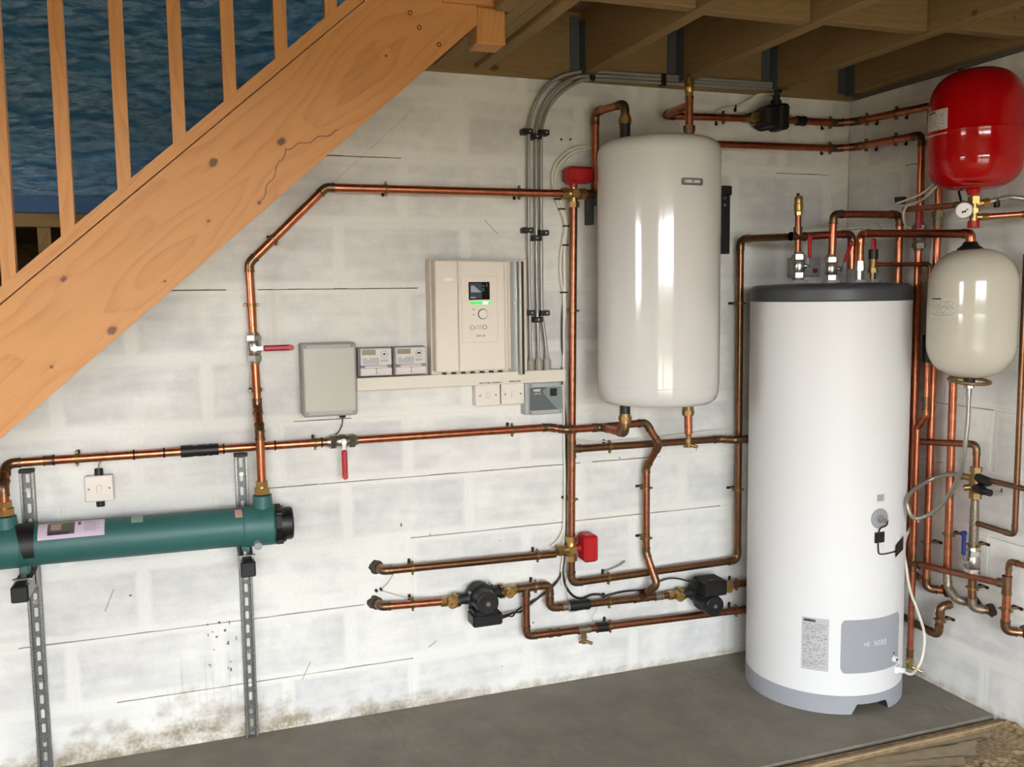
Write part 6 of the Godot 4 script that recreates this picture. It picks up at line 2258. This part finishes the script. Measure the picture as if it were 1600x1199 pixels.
# ------------------------------------------------------------------ cables
func build_cables() -> void:
	var base := [
		[[0.462, 1.262], [0.461, 1.34], [0.461, 1.435], [0.460, 1.58], [0.460, 1.73], [0.462, 1.9], [0.464, 2.08], [0.474, 2.15], [0.500, 2.215], [0.545, 2.268], [0.610, 2.302], [0.70, 2.318], [0.92, 2.322], [1.20, 2.325], [1.53, 2.327]],
		[[0.494, 1.262], [0.492, 1.34], [0.491, 1.435], [0.489, 1.58], [0.490, 1.73], [0.491, 1.9], [0.493, 2.08], [0.502, 2.14], [0.524, 2.195], [0.564, 2.246], [0.622, 2.284], [0.70, 2.303], [0.92, 2.309], [1.20, 2.313], [1.53, 2.316]],
		[[0.528, 1.262], [0.521, 1.34], [0.510, 1.435], [0.508, 1.58], [0.509, 1.73], [0.510, 1.9], [0.513, 2.08], [0.521, 2.13], [0.541, 2.180], [0.580, 2.230], [0.636, 2.268], [0.70, 2.290], [0.92, 2.2955], [1.20, 2.300], [1.50, 2.304]],
	]
	var nm := ["first of three grey armoured cables, starting at the gland by the controller", "middle of three grey armoured cables rising from the trunking glands", "third of three grey armoured cables, starting at the gland nearest the red-valve riser"]
	for k in 3:
		var t := thing("armoured_cable", nm[k], "cable", Vector3(base[k][0][0], 1.26, 0.03))
		var pts := []
		for p in base[k]:
			pts.append(Vector3(p[0], p[1], 0.030 if p[1] < 2.2 else 0.042))
		cable(t, pts, 0.0068, M.cable_grey)
	var kk := 0
	for p in [[0.459, 2.094, 0.02], [0.494, 2.078, 0.0], [0.523, 2.093, -0.02], [0.457, 1.742, 0.02], [0.490, 1.714, 0.0], [0.518, 1.733, -0.02], [0.460, 1.442, 0.02], [0.492, 1.416, 0.0], [0.519, 1.440, -0.02]]:
		var t := thing("cable_cleat", ["black cleat in the trio on the grey cables just below their bend", "black cleat in the trio on the grey cables just above the controller", "black cleat in the trio on the grey cables beside the controller"][kk / 3], "cleat", Vector3(p[0], p[1], 0), "cleats on the three grey cables")
		var mb := MB.new()
		mb.box(Vector3(p[0], p[1], 0.019), Vector3(0.040, 0.020, 0.040), 0.003)
		part(t, "cleat_body", mb, M.black)
		var s := MB.new()
		s.cyl(Vector3(p[0] + (0.008 if kk % 3 != 1 else 0.0), p[1], 0.037), Vector3(p[0] + (0.008 if kk % 3 != 1 else 0.0), p[1], 0.0395), 0.0045, 0.004, 10)
		part(t, "screw", s, M.panel_grey)
		kk += 1
	for p in [[0.71, 2.308, "by the bend"], [1.005, 2.308, "above the hanging tank"], [1.525, 2.316, "at the cables' end above the ceiling pump"]]:
		var t := thing("cable_cleat", "black cleat under the joists " + p[2], "cleat", Vector3(p[0], p[1], 0.03))
		var mb := MB.new()
		mb.box(Vector3(p[0], p[1], 0.0375), Vector3(0.022, 0.046, 0.028), 0.003)
		part(t, "cleat_body", mb, M.black)

	# white pair: from behind the hanging tank, round the red head and down the riser
	var t := thing("white_cable", "pair of white cables looping past the red head and down beside the riser", "cable", Vector3(0.6, 1.2, 0.03))
	for o in [0.0, 1.0]:
		var dx: float = 0.012 * o
		cable(t, [Vector3(0.735, 2.058 - dx, 0.016), Vector3(0.655, 2.046 - dx, 0.014), Vector3(0.592 + dx, 2.008 - dx, 0.014), Vector3(0.563 + dx, 1.953, 0.014), Vector3(0.566 + dx, 1.895, 0.014), Vector3(0.586 + dx, 1.835, 0.014), Vector3(0.609 + dx * 0.4, 1.780, 0.016), Vector3(0.611 + dx * 0.4, 1.744, 0.016), Vector3(0.593 + dx * 1.2, 1.650, 0.014), Vector3(0.594 + dx * 1.2, 1.556, 0.014), Vector3(0.603 + dx * 0.3, 1.518, 0.016), Vector3(0.605 + dx * 0.3, 1.44, 0.016), Vector3(0.604 + dx * 0.3, 1.42, 0.016)], 0.0062, M.cable_white)
	for q in [[0.578, 1.858], [0.594, 1.822], [0.614, 1.76], [0.606, 1.69], [0.600, 1.515]]:
		var mb := MB.new()
		mb.box(Vector3(q[0] + 0.003, q[1], 0.016), Vector3(0.026, 0.006, 0.016), 0.001)
		part(t, "cable_tie", mb, M.black)
	t = thing("white_cable", "single white cable running down the riser's left side to the lower motor valve", "cable", Vector3(0.6, 0.8, 0.02))
	cable(t, [Vector3(0.604, 1.43, 0.014), Vector3(0.603, 1.30, 0.014), Vector3(0.600, 1.235, 0.014), Vector3(0.590, 1.196, 0.014), Vector3(0.598, 1.14, 0.014), Vector3(0.601, 1.075, 0.014), Vector3(0.602, 0.928, 0.012), Vector3(0.603, 0.80, 0.014), Vector3(0.598, 0.64, 0.014), Vector3(0.588, 0.598, 0.016), Vector3(0.565, 0.566, 0.02), Vector3(0.54, 0.553, 0.022)], 0.0048, M.cable_white)
	cable(t, [Vector3(0.602, 0.70, 0.012), Vector3(0.600, 0.60, 0.012), Vector3(0.592, 0.49, 0.012), Vector3(0.585, 0.45, 0.014), Vector3(0.590, 0.39, 0.014)], 0.0045, M.cable_white)
	t = thing("black_cable", "black cable running down the riser's left side to the left pump", "cable", Vector3(0.6, 0.8, 0.02))
	cable(t, [Vector3(0.604, 1.50, 0.012), Vector3(0.596, 1.40, 0.012), Vector3(0.596, 1.31, 0.012), Vector3(0.604, 1.262, 0.012), Vector3(0.598, 1.235, 0.012), Vector3(0.589, 1.228, 0.020)], 0.0035, M.cable_black)
	cable(t, [Vector3(0.590, 1.185, 0.022), Vector3(0.596, 1.155, 0.012), Vector3(0.608, 1.05, 0.010), Vector3(0.612, 0.90, 0.010), Vector3(0.606, 0.65, 0.010), Vector3(0.601, 0.52, 0.010), Vector3(0.586, 0.44, 0.014), Vector3(0.548, 0.395, 0.014), Vector3(0.47, 0.343, 0.014), Vector3(0.42, 0.312, 0.014), Vector3(0.385, 0.322, 0.04), Vector3(0.345, 0.328, 0.07), Vector3(0.298, 0.330, 0.088)], 0.0042, M.cable_black)
	cable(t, [Vector3(0.590, 0.47, 0.012), Vector3(0.570, 0.415, 0.018), Vector3(0.52, 0.372, 0.016), Vector3(0.455, 0.343, 0.016), Vector3(0.40, 0.326, 0.03), Vector3(0.372, 0.312, 0.05), Vector3(0.345, 0.322, 0.07), Vector3(0.296, 0.318, 0.09)], 0.0030, M.cable_black)
	t = thing("black_cable", "black cable drooping from the lower motor valve to the right pump", "cable", Vector3(0.75, 0.36, 0.03))
	cable(t, [Vector3(0.600, 0.52, 0.010), Vector3(0.592, 0.45, 0.012), Vector3(0.604, 0.39, 0.012), Vector3(0.632, 0.348, 0.014), Vector3(0.668, 0.331, 0.016), Vector3(0.71, 0.340, 0.016), Vector3(0.745, 0.338, 0.02), Vector3(0.76, 0.330, 0.026)], 0.0048, M.cable_black)
	cable(t, [Vector3(0.76, 0.330, 0.026), Vector3(0.85, 0.337, 0.02), Vector3(0.95, 0.335, 0.02), Vector3(1.02, 0.362, 0.02), Vector3(1.07, 0.370, 0.04), Vector3(1.12, 0.362, 0.085)], 0.0036, M.cable_black)
	t = thing("sensor_wire", "thin grey wire curling under the taped step of the pump pipe", "wire", Vector3(0.66, 0.27, 0.04))
	cable(t, [Vector3(0.603, 0.42, 0.012), Vector3(0.602, 0.36, 0.03), Vector3(0.592, 0.315, 0.075), Vector3(0.605, 0.297, 0.05), Vector3(0.655, 0.294, 0.04), Vector3(0.69, 0.307, 0.04), Vector3(0.715, 0.304, 0.04), Vector3(0.722, 0.288, 0.04), Vector3(0.702, 0.262, 0.04), Vector3(0.705, 0.236, 0.05)], 0.0013, M.cable_grey)
	t = thing("white_cable", "white cable running level just above the riser's side branch", "cable", Vector3(1.0, 0.94, 0.02))
	cable(t, [Vector3(0.632, 0.976, 0.020), Vector3(0.659, 0.957, 0.020), Vector3(0.72, 0.944, 0.018), Vector3(0.80, 0.943, 0.018), Vector3(0.918, 0.944, 0.018), Vector3(1.089, 0.946, 0.018), Vector3(1.25, 0.955, 0.016), Vector3(1.40, 0.958, 0.014), Vector3(1.6, 0.958, 0.014)], 0.0036, M.cable_white)
	t = thing("sensor_wire", "short pale wire sticking up from the loop pipe's clip", "wire", Vector3(0.8, 0.43, 0.02))
	cable(t, [Vector3(0.765, 0.432, 0.025), Vector3(0.795, 0.436, 0.022), Vector3(0.83, 0.446, 0.022), Vector3(0.855, 0.457, 0.016), Vector3(0.858, 0.452, 0.006)], 0.003, M.cable_grey)
	t = thing("sensor_wire", "thin wire between the two wall holes and the short copper pipe", "wire", Vector3(-0.1, 0.45, 0.02))
	cable(t, [Vector3(-0.060, 0.545, 0.04), Vector3(-0.090, 0.49, 0.022), Vector3(-0.113, 0.463, 0.014), Vector3(-0.09, 0.451, 0.02), Vector3(-0.03, 0.430, 0.035), Vector3(0.03, 0.424, 0.05)], 0.0014, M.cable_grey)
	var pl := MB.new()
	pl.cyl(Vector3(-0.130, 0.459, 0.0), Vector3(-0.130, 0.459, 0.012), 0.006, 0.005, 10)
	pl.cyl(Vector3(-0.114, 0.463, 0.0), Vector3(-0.114, 0.463, 0.016), 0.005, 0.005, 10)
	part(t, "wall_anchor", pl, M.dark_steel)
	t = thing("white_cable", "white cable rising from the hanging tank's vented pipe to the ceiling pump", "cable", Vector3(1.35, 2.24, 0.04))
	cable(t, [Vector3(1.234, 2.198, 0.055), Vector3(1.262, 2.214, 0.055), Vector3(1.318, 2.226, 0.045), Vector3(1.394, 2.259, 0.032), Vector3(1.435, 2.282, 0.030), Vector3(1.478, 2.283, 0.045), Vector3(1.470, 2.276, 0.095)], 0.0042, M.cable_white)
	var tm := MB.new()
	tm.box(Vector3(1.321, 2.220, 0.046), Vector3(0.005, 0.026, 0.014), 0.001)
	part(t, "cable_tie", tm, M.black)
	# immersion lead at the foot of the floor cylinder
	t = thing("white_cable", "thick white lead curving from the cylinder's foot up past the drain pipe", "cable", Vector3(1.75, 0.1, 0.6))
	cable(t, [Vector3(1.664, 0.129, 0.645), Vector3(1.70, 0.112, 0.640), Vector3(1.755, 0.108, 0.61), Vector3(1.792, 0.150, 0.60), Vector3(1.797, 0.237, 0.60), Vector3(1.762, 0.328, 0.60), Vector3(1.722, 0.418, 0.60), Vector3(1.716, 0.491, 0.588), Vector3(1.752, 0.545, 0.535), Vector3(1.80, 0.595, 0.500), Vector3(1.845, 0.64, 0.505)], 0.0052, M.cable_white)
	t = thing("white_cable", "two white leads hanging behind the red vessel above the manifold pipe", "cable", Vector3(1.82, 1.85, 0.48))
	cable(t, [Vector3(1.835, 1.93, 0.60), Vector3(1.825, 1.888, 0.545), Vector3(1.82, 1.860, 0.500), Vector3(1.82, 1.845, 0.438), Vector3(1.82, 1.833, 0.372)], 0.0045, M.cable_white)
	cable(t, [Vector3(1.835, 1.91, 0.60), Vector3(1.825, 1.872, 0.555), Vector3(1.82, 1.842, 0.514), Vector3(1.82, 1.827, 0.468), Vector3(1.82, 1.820, 0.428), Vector3(1.82, 1.791, 0.410), Vector3(1.82, 1.754, 0.420), Vector3(1.82, 1.738, 0.446)], 0.0045, M.cable_white)
